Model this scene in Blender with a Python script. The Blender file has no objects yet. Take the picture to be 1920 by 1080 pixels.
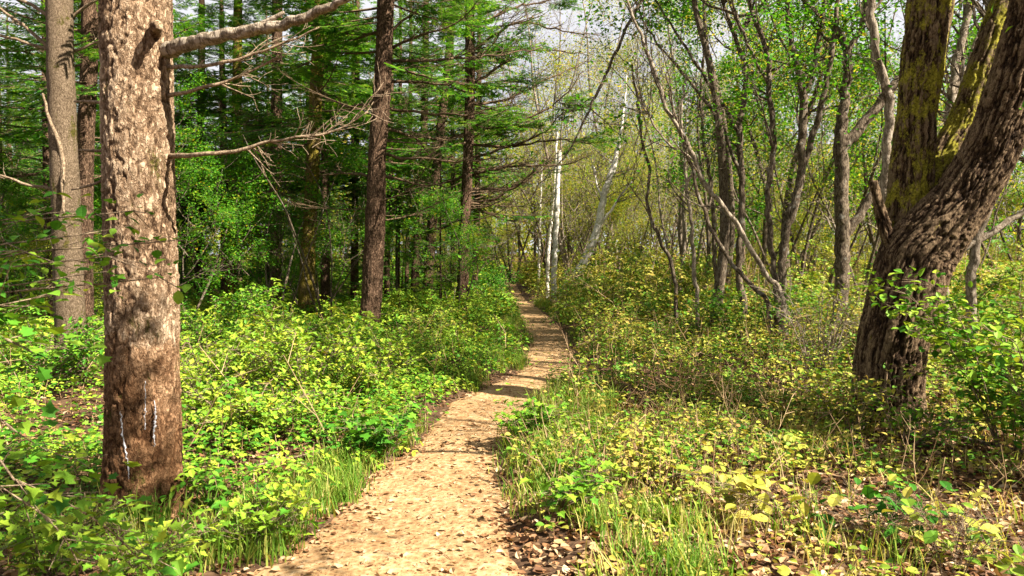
import bpy, math, random
import numpy as np
random.seed(7)
rng = np.random.default_rng(11)
SC = bpy.context.scene
COL = SC.collection
# ------------------------------------------------------------------ camera, sky, sun, exposure
F = 26.0 / 36.0 * 1920.0
PITCH = math.atan(40 / F)
CAMZ = 1.5
cam = bpy.data.cameras.new('camera'); cam.lens = 26.0; cam.sensor_width = 36.0
cam.clip_start = 0.05; cam.clip_end = 900.0
cam.dof.use_dof = True; cam.dof.focus_distance = 6.5; cam.dof.aperture_fstop = 6.3
co = bpy.data.objects.new('camera', cam); COL.objects.link(co)
co.location = (0, 0, CAMZ); co.rotation_euler = (math.pi / 2 - PITCH, 0, 0)
SC.camera = co
SUN_AZ = math.radians(118.0)     # clockwise from the view direction (+Y)
SUN_EL = math.radians(43.0)
w = bpy.data.worlds.new('World'); SC.world = w; w.use_nodes = True
nt = w.node_tree; nt.nodes.clear()
sky = nt.nodes.new('ShaderNodeTexSky'); sky.sky_type = 'NISHITA'; sky.sun_disc = False
sky.sun_elevation = SUN_EL; sky.sun_rotation = SUN_AZ
sky.air_density = 1.0; sky.dust_density = 2.5; sky.ozone_density = 1.0
bg = nt.nodes.new('ShaderNodeBackground'); bg.inputs['Strength'].default_value = 0.0155
wo = nt.nodes.new('ShaderNodeOutputWorld')
cn = nt.nodes.new('ShaderNodeTexNoise'); cn.inputs['Scale'].default_value = 2.2; cn.inputs['Detail'].default_value = 6   # thin high cloud
cr_ = nt.nodes.new('ShaderNodeValToRGB'); cr_.color_ramp.elements[0].position = .28; cr_.color_ramp.elements[0].color = (.55, .55, .55, 1); cr_.color_ramp.elements[1].position = .5
cx = nt.nodes.new('ShaderNodeMix'); cx.data_type = 'RGBA'; cx.inputs[7].default_value = (13.5, 13.5, 14.3, 1)
tcw = nt.nodes.new('ShaderNodeTexCoord'); nt.links.new(tcw.outputs['Generated'], cn.inputs['Vector'])
nt.links.new(cn.outputs[0], cr_.inputs[0]); nt.links.new(cr_.outputs[0], cx.inputs[0]); nt.links.new(sky.outputs[0], cx.inputs[6]); nt.links.new(cx.outputs[2], bg.inputs[0]); nt.links.new(bg.outputs[0], wo.inputs[0])
sl = bpy.data.lights.new('sun', 'SUN'); sl.energy = 5.0; sl.angle = math.radians(0.55); sl.color = (1.0, 0.93, 0.80)
so = bpy.data.objects.new('sun', sl); COL.objects.link(so)
so.rotation_euler = (math.pi / 2 - SUN_EL, 0, -SUN_AZ + math.pi)
SC.view_settings.view_transform = 'Standard'; SC.view_settings.look = 'None'
SC.view_settings.exposure = 2.2; SC.view_settings.gamma = 1.0
SC.cycles.max_bounces = 6; SC.cycles.diffuse_bounces = 2; SC.cycles.glossy_bounces = 2
SC.cycles.transmission_bounces = 4; SC.cycles.caustics_reflective = False

def P(px, py, d):
    """world point at world-Y distance d that the photograph shows at pixel (px, py)"""
    u = (px - 960) / F; v = -(py - 540) / F
    y = math.cos(PITCH) + v * math.sin(PITCH); z = -math.sin(PITCH) + v * math.cos(PITCH)
    return np.array([u * d / y, d, CAMZ + z * d / y])
def GD(py):   # ground distance of a pixel row (flat ground)
    return CAMZ * F / (py - 500.0)

# ------------------------------------------------------------------ numpy noise
def _h(i, j, k, s=0):
    n = (i.astype(np.int64) * 374761393 + j.astype(np.int64) * 668265263 + k.astype(np.int64) * 2147483647 + s * 974634777) & 0xffffffff
    n = ((n ^ (n >> 13)) * 1274126177) & 0xffffffff
    n = n ^ (n >> 16)
    return (n & 0xffff) / 65535.0
def vnoise(p, s=0):
    i = np.floor(p).astype(np.int64); f = p - i; f = f * f * (3 - 2 * f)
    r = 0
    for a in (0, 1):
        for b in (0, 1):
            for c in (0, 1):
                wgt = (f[:, 0] if a else 1 - f[:, 0]) * (f[:, 1] if b else 1 - f[:, 1]) * (f[:, 2] if c else 1 - f[:, 2])
                r = r + wgt * _h(i[:, 0] + a, i[:, 1] + b, i[:, 2] + c, s)
    return r * 2 - 1
def fbm(p, o=4, s=0):
    r = 0; a = 1.0; t = 0
    for k in range(o):
        r = r + a * vnoise(p * 2 ** k, s + k * 7); t += a; a *= .5
    return r / t
def worley(p, s=0):
    i = np.floor(p).astype(np.int64); d1 = np.full(len(p), 9.0); d2 = np.full(len(p), 9.0); cid = np.zeros(len(p))
    for a in (-1, 0, 1):
        for b in (-1, 0, 1):
            for c in (-1, 0, 1):
                q = i + np.array([a, b, c])
                j = np.stack([_h(q[:, 0], q[:, 1], q[:, 2], s + 1), _h(q[:, 0], q[:, 1], q[:, 2], s + 2), _h(q[:, 0], q[:, 1], q[:, 2], s + 3)], 1)
                d = np.linalg.norm(q + j - p, axis=1)
                nw = d < d1
                d2 = np.where(nw, d1, np.minimum(d2, d)); cid = np.where(nw, _h(q[:, 0], q[:, 1], q[:, 2], s + 4), cid); d1 = np.where(nw, d, d1)
    return d1, d2, cid

# ------------------------------------------------------------------ geometry accumulator
class Geo:
    def __init__(s): s.v = []; s.f = []; s.t = []; s.m = []; s.n = 0
    def add(s, v, f, tone=0.5, mat=0):
        v = np.asarray(v, dtype=np.float32).reshape(-1, 3); f = np.asarray(f, dtype=np.int32).reshape(-1, 4)
        s.v.append(v); s.f.append(f + s.n); s.n += len(v)
        s.t.append(np.broadcast_to(np.asarray(tone, dtype=np.float32), (len(v),)).copy())
        s.m.append(np.full(len(f), mat, dtype=np.int32))
    def merge(s, g, M=None):
        if not g.v: return
        v = np.concatenate(g.v); 
        if M is not None: v = v @ np.asarray(M[0]).T + M[1]
        s.v.append(v.astype(np.float32)); s.f.append(np.concatenate(g.f) + s.n); s.n += len(v)
        s.t.append(np.concatenate(g.t)); s.m.append(np.concatenate(g.m))
    def cat(s):
        return np.concatenate(s.v), np.concatenate(s.f), np.concatenate(s.t), np.concatenate(s.m)
    def mesh(s, name, mats, smooth=True):
        v, f, t, m = s.cat()
        me = bpy.data.meshes.new(name)
        me.vertices.add(len(v)); me.vertices.foreach_set('co', v.astype(np.float32).ravel())
        tri = f[:, 3] == f[:, 2]
        ln = np.where(tri, 3, 4); st = np.concatenate([[0], np.cumsum(ln)[:-1]])
        keep = np.ones(f.shape, bool); keep[tri, 3] = False
        me.loops.add(int(ln.sum())); me.loops.foreach_set('vertex_index', f[keep].astype(np.int32))
        me.polygons.add(len(f)); me.polygons.foreach_set('loop_start', st.astype(np.int32)); me.polygons.foreach_set('loop_total', ln.astype(np.int32))
        me.polygons.foreach_set('material_index', m)
        me.polygons.foreach_set('use_smooth', np.full(len(f), smooth))
        at = me.attributes.new('tone', 'FLOAT', 'POINT'); at.data.foreach_set('value', t.astype(np.float32))
        me.update(calc_edges=True)
        for x in (mats if isinstance(mats, (list, tuple)) else [mats]): me.materials.append(x)
        return me

def link(name, data, parent=None, loc=None):
    o = bpy.data.objects.new(name, data); COL.objects.link(o)
    if parent: o.parent = parent
    if loc is not None: o.location = loc
    return o
def part(name, g, mats, parent, smooth=True, label=None):
    o = link(name, g.mesh(name, mats, smooth), parent)
    if label: o['label'] = label
    return o
def tag(o, label, cat, group=None):
    o['label'] = label; o['category'] = cat
    if group: o['group'] = group
    return o
def thing(name, loc, label, cat, group=None):
    return tag(link(name, None, None, loc), label, cat, group)
def stuff(name, g, mats, label, smooth=False):
    o = link(name, g.mesh(name, mats, smooth)); o['kind'] = 'stuff'; o['label'] = label; o['category'] = name.split('_')[-1]
    return o

def nrm(a): return a / (np.linalg.norm(a, axis=-1, keepdims=True) + 1e-9)
def catmull(pts, n):
    pts = np.asarray(pts, float); m = len(pts)
    if m < 3:
        t = np.linspace(0, 1, n)[:, None]; return pts[0] * (1 - t) + pts[-1] * t
    e = np.vstack([2 * pts[0] - pts[1], pts, 2 * pts[-1] - pts[-2]])
    L = np.concatenate([[0], np.cumsum(np.linalg.norm(np.diff(pts[:, :3], axis=0), axis=1))]); u = np.interp(np.linspace(0, L[-1], n), L, np.arange(m))
    i = np.minimum(u.astype(int), m - 2); t = (u - i)[:, None]
    a, b, c, d = e[i], e[i + 1], e[i + 2], e[i + 3]
    return .5 * ((2 * b) + (c - a) * t + (2 * a - 5 * b + 4 * c - d) * t * t + (3 * b - a - 3 * c + d) * t ** 3)
def frames(pts):
    T = nrm(np.gradient(pts, axis=0)); ax = T.mean(0)
    ref = np.array([1., 0, 0]) if abs(ax[0]) < .6 else np.array([0, 0, 1.])
    B = nrm(np.cross(T, ref)); N = np.cross(B, T)
    return T, N, B
def tube(g, pts, rad, sides=5, tone=.5, mat=0, disp=None):
    pts = np.asarray(pts, float); n = len(pts); rad = np.broadcast_to(rad, (n,))
    T, N, B = frames(pts)
    a = np.linspace(0, 2 * np.pi, sides, endpoint=False)
    d = np.cos(a)[None, :, None] * N[:, None] + np.sin(a)[None, :, None] * B[:, None]
    v = pts[:, None] + d * rad[:, None, None]
    tn = tone
    if disp is not None:
        L = np.concatenate([[0], np.cumsum(np.linalg.norm(np.diff(pts, axis=0), axis=1))])
        h, tn = disp(a, L, rad, pts); v = v + d * h[:, :, None]; tn = tn.ravel()
    i = np.arange(n - 1)[:, None] * sides; j = np.arange(sides)[None]; k = (j + 1) % sides
    f = np.stack([i + j, i + k, i + sides + k, i + sides + j], -1).reshape(-1, 4)
    g.add(v.reshape(-1, 3), f, tn, mat)
    if sides >= 4:   # cap the far end
        c = g.n; e = pts[-1] + T[-1] * rad[-1] * .4; base = c - sides
        g.v.append(e[None].astype(np.float32)); g.t.append(np.array([.8], np.float32)); g.n += 1
        jj = np.arange(sides); tri = np.stack([base + jj, base + (jj + 1) % sides, np.full(sides, c), np.full(sides, c)], 1)
        g.f.append(tri.astype(np.int32)); g.m.append(np.full(sides, mat, np.int32))
def wob(p, amp, s):   # jitter along a path
    p = np.asarray(p, float); n = len(p); k = np.arange(n)[:, None] * .37 + s * 3.1
    off = np.concatenate([vnoise(np.hstack([k, k * 0 + c * 9.7, k * 0 + .5]), 3)[:, None] for c in range(3)], 1)
    wgt = np.minimum(np.arange(n), 3)[:, None] / 3.
    return p + off * amp * wgt

# leaves: base points, directions, normals, sizes -> faces
LEAF_T = {
 'quad': (np.array([[0, 0, 0], [.34, .42, .10], [0, 1, -.10], [-.34, .42, .10]]), np.array([[0, 1, 2, 3]])),
 'blade': (np.array([[-.5, 0, 0], [.5, 0, 0], [.35, 1, -.12], [-.35, 1, -.12]]), np.array([[0, 1, 2, 3]])),
 'oval': (np.array([[0, 0, 0], [.26, .22, .07], [.36, .5, .09], [.24, .78, .03], [0, 1, -.14], [-.24, .78, .03], [-.36, .5, .09], [-.26, .22, .07], [0, .33, -.01], [0, .66, -.04]]),
          np.array([[0, 1, 8, 8], [1, 2, 9, 8], [2, 3, 9, 9], [3, 4, 9, 9], [0, 8, 7, 7], [8, 9, 6, 7], [9, 5, 6, 6], [9, 4, 5, 5]])),
 'lobed': (np.array([[0, 0, 0], [.42, -.02, .08], [.30, .25, .06], [.52, .45, .10], [.24, .60, .04], [0, 1.05, -.16], [-.24, .60, .04], [-.52, .45, .10], [-.30, .25, .06], [-.42, -.02, .08], [0, .5, -.03]]),
          np.array([[0, 1, 2, 10], [10, 2, 3, 4], [10, 4, 5, 5], [0, 10, 8, 9], [10, 6, 7, 8], [10, 5, 6, 6]])),
 'curl': (np.array([[0, 0, .05], [.34, .25, .22], [.38, .65, .26], [0, 1, .12], [-.30, .65, .20], [-.36, .3, .18], [0, .5, 0]]),
          np.array([[0, 1, 6, 6], [1, 2, 3, 6], [6, 3, 4, 5], [0, 6, 5, 5]])),
}
def leaves(g, base, dirs, nrms, size, tone, kind='quad', width=1.0, mat=0):
    V, Fc = LEAF_T[kind]
    n = len(base); 
    if n == 0: return
    Y = nrm(dirs); X = nrm(np.cross(Y, nrms)); Z = np.cross(X, Y)
    size = np.broadcast_to(size, (n,)); width = np.broadcast_to(width, (n,))
    k = len(V)
    v = base[:, None] + (X[:, None] * (V[None, :, 0:1] * width[:, None, None]) + Y[:, None] * V[None, :, 1:2] + Z[:, None] * V[None, :, 2:3]) * size[:, None, None]
    f = (np.arange(n)[:, None, None] * k + Fc[None]).reshape(-1, 4)
    g.add(v.reshape(-1, 3), f, np.repeat(np.broadcast_to(tone, (n,)), k), mat)
def rdir(n, zs=1.0):
    a = rng.normal(size=(n, 3)); a[:, 2] *= zs; return nrm(a)

# ------------------------------------------------------------------ materials
def ramp(nt, fac, stops):
    r = nt.nodes.new('ShaderNodeValToRGB'); e = r.color_ramp.elements
    while len(e) < len(stops): e.new(.5)
    for x, (p, c) in zip(e, stops): x.position = p; x.color = (*c, 1)
    nt.links.new(fac, r.inputs[0]); return r.outputs[0]
def newmat(name):
    m = bpy.data.materials.new(name); m.use_nodes = True; t = m.node_tree; t.nodes.clear()
    return m, t, t.nodes.new('ShaderNodeOutputMaterial')
def math_n(t, op, a, b=None, clamp=False):
    n = t.nodes.new('ShaderNodeMath'); n.operation = op; n.use_clamp = clamp
    for i, x in enumerate((a, b)):
        if x is None: continue
        if isinstance(x, (int, float)): n.inputs[i].default_value = x
        else: t.links.new(x, n.inputs[i])
    return n.outputs[0]
def mixc(t, fac, a, b, mode='MIX'):
    n = t.nodes.new('ShaderNodeMix'); n.data_type = 'RGBA'; n.blend_type = mode
    for s, x in ((0, fac), (6, a), (7, b)):
        if isinstance(x, (int, float)): n.inputs[s].default_value = x
        elif isinstance(x, tuple): n.inputs[s].default_value = (*x, 1)
        else: t.links.new(x, n.inputs[s])
    return n.outputs[2]
def noise_n(t, scale, detail=4, vec=None, rough=.6):
    n = t.nodes.new('ShaderNodeTexNoise'); n.inputs['Scale'].default_value = scale; n.inputs['Detail'].default_value = detail; n.inputs['Roughness'].default_value = rough
    if vec is not None: t.links.new(vec, n.inputs['Vector'])
    return n.outputs[0]
def coords(t, scale=(1, 1, 1), which='Object'):
    c = t.nodes.new('ShaderNodeTexCoord'); m = t.nodes.new('ShaderNodeMapping'); m.inputs['Scale'].default_value = scale
    t.links.new(c.outputs[which], m.inputs[0]); return m.outputs[0]
def tone_n(t):
    a = t.nodes.new('ShaderNodeAttribute'); a.attribute_name = 'tone'; return a.outputs['Fac']
def leafmat(name, stops, trans=.28, rough=.55, spec=.12, k=.62):
    stops = [(p_, tuple(x * k for x in c_)) for p_, c_ in stops]
    m, t, o = newmat(name)
    c = ramp(t, tone_n(t), stops)
    c = mixc(t, .25, c, ramp(t, noise_n(t, 45, 3, coords(t)), [(.35, (.55, .6, .5)), (.65, (1.3, 1.2, 1.1))]), 'MULTIPLY')
    p = t.nodes.new('ShaderNodeBsdfPrincipled'); p.inputs['Roughness'].default_value = rough; p.inputs['Specular IOR Level'].default_value = spec
    t.links.new(c, p.inputs['Base Color'])
    tr = t.nodes.new('ShaderNodeBsdfTranslucent')
    t.links.new(mixc(t, 1.0, c, (1.25, 1.15, .55), 'MULTIPLY'), tr.inputs[0])
    mx = t.nodes.new('ShaderNodeMixShader'); mx.inputs[0].default_value = trans
    t.links.new(p.outputs[0], mx.inputs[1]); t.links.new(tr.outputs[0], mx.inputs[2]); t.links.new(mx.outputs[0], o.inputs[0])
    return m
def barkmat(name, dark, mid, light, scale=(9, 9, 2.2), moss=None, moss_amt=.5, bump=.7, use_tone=False, lichen=None, dist=.02, k=.55, low=None):
    dark, mid, light = (tuple(x * k for x in c_) for c_ in (dark, mid, light))
    moss = moss and tuple(x * .62 for x in moss); lichen = lichen and tuple(x * .6 for x in lichen)
    m, t, o = newmat(name)
    v = coords(t, scale)
    n1 = noise_n(t, 1.6, 6, v, .65)
    dv = t.nodes.new('ShaderNodeVectorMath'); dv.operation = 'ADD'
    nn = t.nodes.new('ShaderNodeTexNoise'); nn.inputs['Scale'].default_value = 2.5; nn.inputs['Detail'].default_value = 3; t.links.new(v, nn.inputs['Vector'])
    t.links.new(v, dv.inputs[0]); t.links.new(nn.outputs['Color'], dv.inputs[1]); 
    ed = math_n(t, 'MULTIPLY', math_n(t, 'ABSOLUTE', math_n(t, 'SUBTRACT', noise_n(t, 1.9, 4, dv.outputs[0], .5), .5)), 9.0, True)
    h = math_n(t, 'ADD', math_n(t, 'MULTIPLY', ed, .55), math_n(t, 'MULTIPLY', n1, .75))
    if use_tone: h2 = math_n(t, 'ADD', math_n(t, 'MULTIPLY', tone_n(t), .5), math_n(t, 'ADD', math_n(t, 'MULTIPLY', n1, .38), math_n(t, 'MULTIPLY', ed, .24)))
    else: h2 = h
    c = ramp(t, h2, [(.28, dark), (.55, mid), (.85, light)])
    big = noise_n(t, 1.3, 3, coords(t, (1, 1, .6)))
    c = mixc(t, .5, c, ramp(t, big, [(.35, (.62, .58, .55)), (.65, (1.25, 1.22, 1.2))]), 'MULTIPLY')
    if low:  # lower trunk: redder bark, with the shade on it painted into the colour
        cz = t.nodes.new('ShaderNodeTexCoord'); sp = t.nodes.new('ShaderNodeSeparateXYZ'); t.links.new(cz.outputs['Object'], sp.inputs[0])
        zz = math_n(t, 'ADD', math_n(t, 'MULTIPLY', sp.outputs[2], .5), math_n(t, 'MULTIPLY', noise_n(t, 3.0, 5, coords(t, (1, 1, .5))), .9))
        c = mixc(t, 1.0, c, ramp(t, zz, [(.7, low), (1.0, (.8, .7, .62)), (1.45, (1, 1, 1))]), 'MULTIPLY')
    if lichen:
        ml = ramp(t, noise_n(t, 7, 5, coords(t)), [(.58, (0, 0, 0)), (.66, (1, 1, 1))])
        c = mixc(t, math_n(t, 'MULTIPLY', ml, .7), c, lichen)
    if moss:
        k = ramp(t, math_n(t, 'ADD', noise_n(t, 5.5, 8, coords(t, (1, 1, .5)), .8), moss_amt - .5), [(.5, (0, 0, 0)), (.56, (1, 1, 1))])
        mc = ramp(t, noise_n(t, 55, 5, coords(t)), [(.35, tuple(x * .25 for x in moss)), (.65, moss)])
        c = mixc(t, k, c, mc)
    p = t.nodes.new('ShaderNodeBsdfPrincipled'); p.inputs['Roughness'].default_value = .85; p.inputs['Specular IOR Level'].default_value = .06
    t.links.new(c, p.inputs['Base Color'])
    b = t.nodes.new('ShaderNodeBump'); b.inputs['Strength'].default_value = bump; b.inputs['Distance'].default_value = dist
    t.links.new(math_n(t, 'ADD', h, math_n(t, 'MULTIPLY', noise_n(t, 60, 4, coords(t)), .35)), b.inputs['Height']); t.links.new(b.outputs[0], p.inputs['Normal'])
    t.links.new(p.outputs[0], o.inputs[0]); return m
M = {}
GRN = [(0, (.018, .07, .008)), (.45, (.045, .17, .012)), (.8, (.12, .27, .02)), (1, (.30, .30, .03))]
M['herb'] = leafmat('lush_leaf', [(0, (.02, .10, .010)), (.35, (.08, .26, .018)), (.65, (.26, .42, .035)), (.92, (.46, .50, .05)), (1, (.50, .34, .05))], k=.76)
M['herb_y'] = leafmat('yellowing_leaf', [(0, (.03, .12, .012)), (.3, (.14, .30, .025)), (.55, (.42, .44, .06)), (.82, (.60, .46, .11)), (1, (.50, .28, .10))], k=.72)
M['needle'] = leafmat('fir_needles', [(0, (.012, .055, .010)), (.45, (.04, .15, .014)), (.8, (.12, .28, .025)), (1, (.24, .36, .04))], trans=.45, k=.85)
M['canopy'] = leafmat('canopy_leaf', [(0, (.03, .12, .010)), (.5, (.09, .29, .018)), (.82, (.24, .40, .03)), (.94, (.55, .42, .03)), (1, (.50, .2, .02))], k=.8, trans=.5)
M['olive'] = leafmat('olive_leaf', [(0, (.06, .14, .012)), (.4, (.24, .32, .035)), (.75, (.48, .45, .07)), (1, (.60, .36, .08))], k=.85, trans=.55)
M['litter'] = leafmat('dead_leaf', [(0, (.12, .05, .022)), (.4, (.30, .15, .07)), (.75, (.52, .32, .17)), (.93, (.72, .55, .36)), (1, (.5, .42, .06))], trans=.15, rough=.6, k=.66)
M['grass'] = leafmat('grass_blade', [(0, (.03, .12, .012)), (.5, (.16, .30, .03)), (.85, (.45, .42, .10)), (1, (.66, .50, .24))], trans=.4, k=.78)
M['stem'] = leafmat('dry_stem', [(0, (.06, .035, .018)), (.5, (.24, .14, .07)), (1, (.50, .35, .20))], trans=0, rough=.7)
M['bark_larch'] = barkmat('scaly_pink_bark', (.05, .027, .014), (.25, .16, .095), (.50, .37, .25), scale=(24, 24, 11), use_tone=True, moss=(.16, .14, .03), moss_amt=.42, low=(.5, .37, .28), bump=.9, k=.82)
M['bark_gray'] = barkmat('fir_bark', (.07, .045, .028), (.20, .14, .085), (.38, .28, .19), scale=(34, 34, 18), moss=(.14, .12, .025), moss_amt=.45, bump=.6, k=.42)
M['bark_con'] = barkmat('conifer_bark', (.02, .011, .007), (.10, .058, .034), (.27, .17, .11), scale=(22, 22, 7), bump=.9, dist=.03)
M['bark_mossy'] = barkmat('mossy_conifer_bark', (.03, .02, .01), (.12, .08, .03), (.28, .20, .08), scale=(10, 10, 4), moss=(.26, .20, .03), moss_amt=.55)
M['bark_oak'] = barkmat('furrowed_bark', (.012, .007, .004), (.085, .05, .028), (.36, .25, .15), scale=(30, 30, 8), use_tone=True, moss=(.34, .29, .025), moss_amt=.38, dist=.015)
M['bark_oakmoss'] = barkmat('moss_covered_bark', (.012, .007, .004), (.10, .06, .03), (.34, .24, .14), scale=(30, 30, 8), use_tone=True, moss=(.50, .44, .05), moss_amt=.52, dist=.015)
M['bark_dec'] = barkmat('smooth_grey_bark', (.035, .025, .018), (.13, .095, .065), (.28, .22, .155), scale=(12, 12, 4), bump=.6, lichen=(.30, .28, .23))
M['bark_pale'] = barkmat('pale_grey_bark', (.10, .075, .05), (.28, .22, .155), (.48, .40, .31), scale=(14, 14, 5), bump=.4)
M['bark_birch'] = barkmat('white_birch_bark', (.10, .07, .05), (.70, .64, .55), (.85, .80, .74), scale=(5, 5, 16), bump=.2, k=.92)
M['twig'] = barkmat('dead_twig_bark', (.08, .055, .035), (.24, .17, .11), (.44, .33, .22), scale=(20, 20, 20), bump=.3, dist=.005)
M['twig_dark'] = barkmat('dark_twig_bark', (.04, .026, .016), (.13, .085, .05), (.26, .18, .11), scale=(20, 20, 20), bump=.3, dist=.005)
m, t, o = newmat('pale_resin'); p = t.nodes.new('ShaderNodeBsdfPrincipled'); p.inputs['Roughness'].default_value = .35
t.links.new(ramp(t, noise_n(t, 60, 3, coords(t)), [(.3, (.16, .13, .12)), (.6, (.42, .42, .45))]), p.inputs['Base Color']); t.links.new(p.outputs[0], o.inputs[0]); M['resin'] = m
def soil(name, stops, s1, bump, k=.5):
    stops = [(p_, tuple(x * k for x in c_)) for p_, c_ in stops]
    m, t, o = newmat(name); v = coords(t)
    a = noise_n(t, s1, 8, v, .7); b2 = noise_n(t, 1.1, 3, v)
    vo = t.nodes.new('ShaderNodeTexVoronoi'); vo.inputs['Scale'].default_value = 28; t.links.new(v, vo.inputs['Vector'])
    hh = math_n(t, 'ADD', math_n(t, 'MULTIPLY', a, .8), math_n(t, 'MULTIPLY', vo.outputs[0], .35))
    c = ramp(t, hh, stops)
    c = mixc(t, .6, c, ramp(t, b2, [(.3, (.72, .66, .6)), (.7, (1.25, 1.25, 1.25))]), 'MULTIPLY')
    p = t.nodes.new('ShaderNodeBsdfPrincipled'); p.inputs['Roughness'].default_value = .9; p.inputs['Specular IOR Level'].default_value = .15
    t.links.new(c, p.inputs['Base Color'])
    b = t.nodes.new('ShaderNodeBump'); b.inputs['Strength'].default_value = bump; b.inputs['Distance'].default_value = .02
    t.links.new(hh, b.inputs['Height']); t.links.new(b.outputs[0], p.inputs['Normal']); t.links.new(p.outputs[0], o.inputs[0]); return m
M['path'] = soil('trodden_earth', [(.3, (.16, .075, .035)), (.5, (.37, .215, .095)), (.62, (.46, .29, .14)), (.8, (.58, .42, .25))], 9, 1.0, .62)
M['ground'] = soil('forest_soil', [(.3, (.03, .016, .01)), (.55, (.12, .065, .035)), (.8, (.25, .15, .08))], 7, 1.0)

# ------------------------------------------------------------------ ground and path
rows = [(1180, 420, 1010), (1080, 510, 990), (1040, 545, 985), (1000, 575, 970), (950, 650, 955), (900, 690, 945), (850, 755, 945), (800, 792, 985), (770, 830, 1000), (740, 890, 1035),
        (720, 925, 1065), (700, 975, 1082), (670, 990, 1080), (640, 992, 1068), (620, 985, 1052), (600, 978, 1036), (580, 965, 1012), (565, 952, 990), (555, 945, 978), (547, 943, 970), (540, 945, 968)]
PY = np.array([GD(r[0]) for r in rows]); PL = np.array([P(r[1], r[0], GD(r[0]))[0] for r in rows]); PR = np.array([P(r[2], r[0], GD(r[0]))[0] for r in rows])
PY = np.concatenate([[-6, 0.], PY]); PL = np.concatenate([[-1.2, -1.05], PL]); PR = np.concatenate([[-.1, 0.05], PR])
def pedge(y): return np.interp(y, PY, PL), np.interp(y, PY, PR)
def pdist(x, y):      # signed distance outside the path edge (negative inside)
    l, r = pedge(y); e = .10 * vnoise(np.stack([x * 0, y * 2.3, x * 0], -1).reshape(-1, 3), 5).reshape(np.shape(x))
    out = np.maximum(l - x, x - r) + e
    return np.where(y > PY[-1], 1.0 + (y - PY[-1]) * .1, out)
def base_z(x, y):
    x = np.asarray(x, float); y = np.asarray(y, float); sh = x.shape
    q = np.stack([x.ravel(), y.ravel(), 0 * x.ravel()], 1)
    z = .05 * vnoise(q * .35, 2) + .02 * vnoise(q * 1.1, 9)
    far = np.clip((np.hypot(q[:, 0], q[:, 1]) - 50) / 200, 0, 1)
    z = z + far * 6 * vnoise(q * .01, 4)
    lift = np.clip((q[:, 1] - 34) / 30, 0, 1) * .8
    right = np.clip((q[:, 0] - 1.2) / 6, 0, 1) * .12
    return (z + lift + right).reshape(sh)
def gz(x, y):
    d = pdist(x, y); x = np.asarray(x, float); y = np.asarray(y, float)
    q = np.stack([x.ravel(), y.ravel(), 0 * x.ravel()], 1)
    b = (.025 * fbm(q * 3.1, 3, 8)).reshape(x.shape)
    s = np.clip(d / .35, -1, 1)
    return base_z(x, y) + np.where(s > 0, s * .05 + b * s, s * .05)
def axis(lo, hi, mid0, mid1, step, grow):
    c = list(np.arange(mid0, mid1, step)); s = step; x = mid1
    while x < hi: c.append(x); s *= grow; x += s
    c.append(hi); s = step; x = mid0 - step
    while x > lo: c.insert(0, x); s *= grow; x -= s
    c.insert(0, lo); return np.array(c)
xs = axis(-400, 400, -6, 6, .05, 1.09); ys = axis(-40, 500, 1.5, 14, .05, 1.05)
X, Y = np.meshgrid(xs, ys); Z = gz(X, Y)
g = Geo(); nx = len(xs); i = np.arange(len(ys) - 1)[:, None] * nx; j = np.arange(nx - 1)[None]
g.add(np.stack([X, Y, Z], -1).reshape(-1, 3), np.stack([i + j, i + j + 1, i + nx + j + 1, i + nx + j], -1).reshape(-1, 4))
o = link('ground', g.mesh('ground', M['ground'])); o['kind'] = 'structure'
py_ = np.concatenate([np.arange(-5, 12, .03), np.arange(12, PY[-1] - .1, .1)]); uu = np.linspace(-.06, 1.06, 70)
l, r = pedge(py_); Xp = l[:, None] + (r - l)[:, None] * uu[None]; Yp = np.repeat(py_[:, None], 70, 1)
q = np.stack([Xp.ravel(), Yp.ravel(), 0 * Xp.ravel()], 1)
def path_z(x, y):
    q = np.stack([np.ravel(x), np.ravel(y), 0 * np.ravel(x)], 1)
    l, r = pedge(np.ravel(y)); u = (q[:, 0] - l) / (r - l)
    edge = np.clip(np.minimum(u, 1 - u) / .12, -.6, 1)
    z = base_z(q[:, 0], q[:, 1]) + .010 * edge - .008 + .012 * fbm(q * 4, 4, 3) + .022 * fbm(q * 1.1, 2, 6)
    return np.where((u < -.05) | (u > 1.05), gz(q[:, 0], q[:, 1]), np.maximum(z, 0 * z - 9)).reshape(np.shape(x))
Zp = path_z(Xp, Yp)
g = Geo(); i = np.arange(len(py_) - 1)[:, None] * 70; j = np.arange(69)[None]
g.add(np.stack([Xp, Yp, Zp], -1).reshape(-1, 3), np.stack([i + j, i + j + 1, i + 70 + j + 1, i + 70 + j], -1).reshape(-1, 4))
o = link('path', g.mesh('path', M['path'])); o['kind'] = 'structure'

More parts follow.
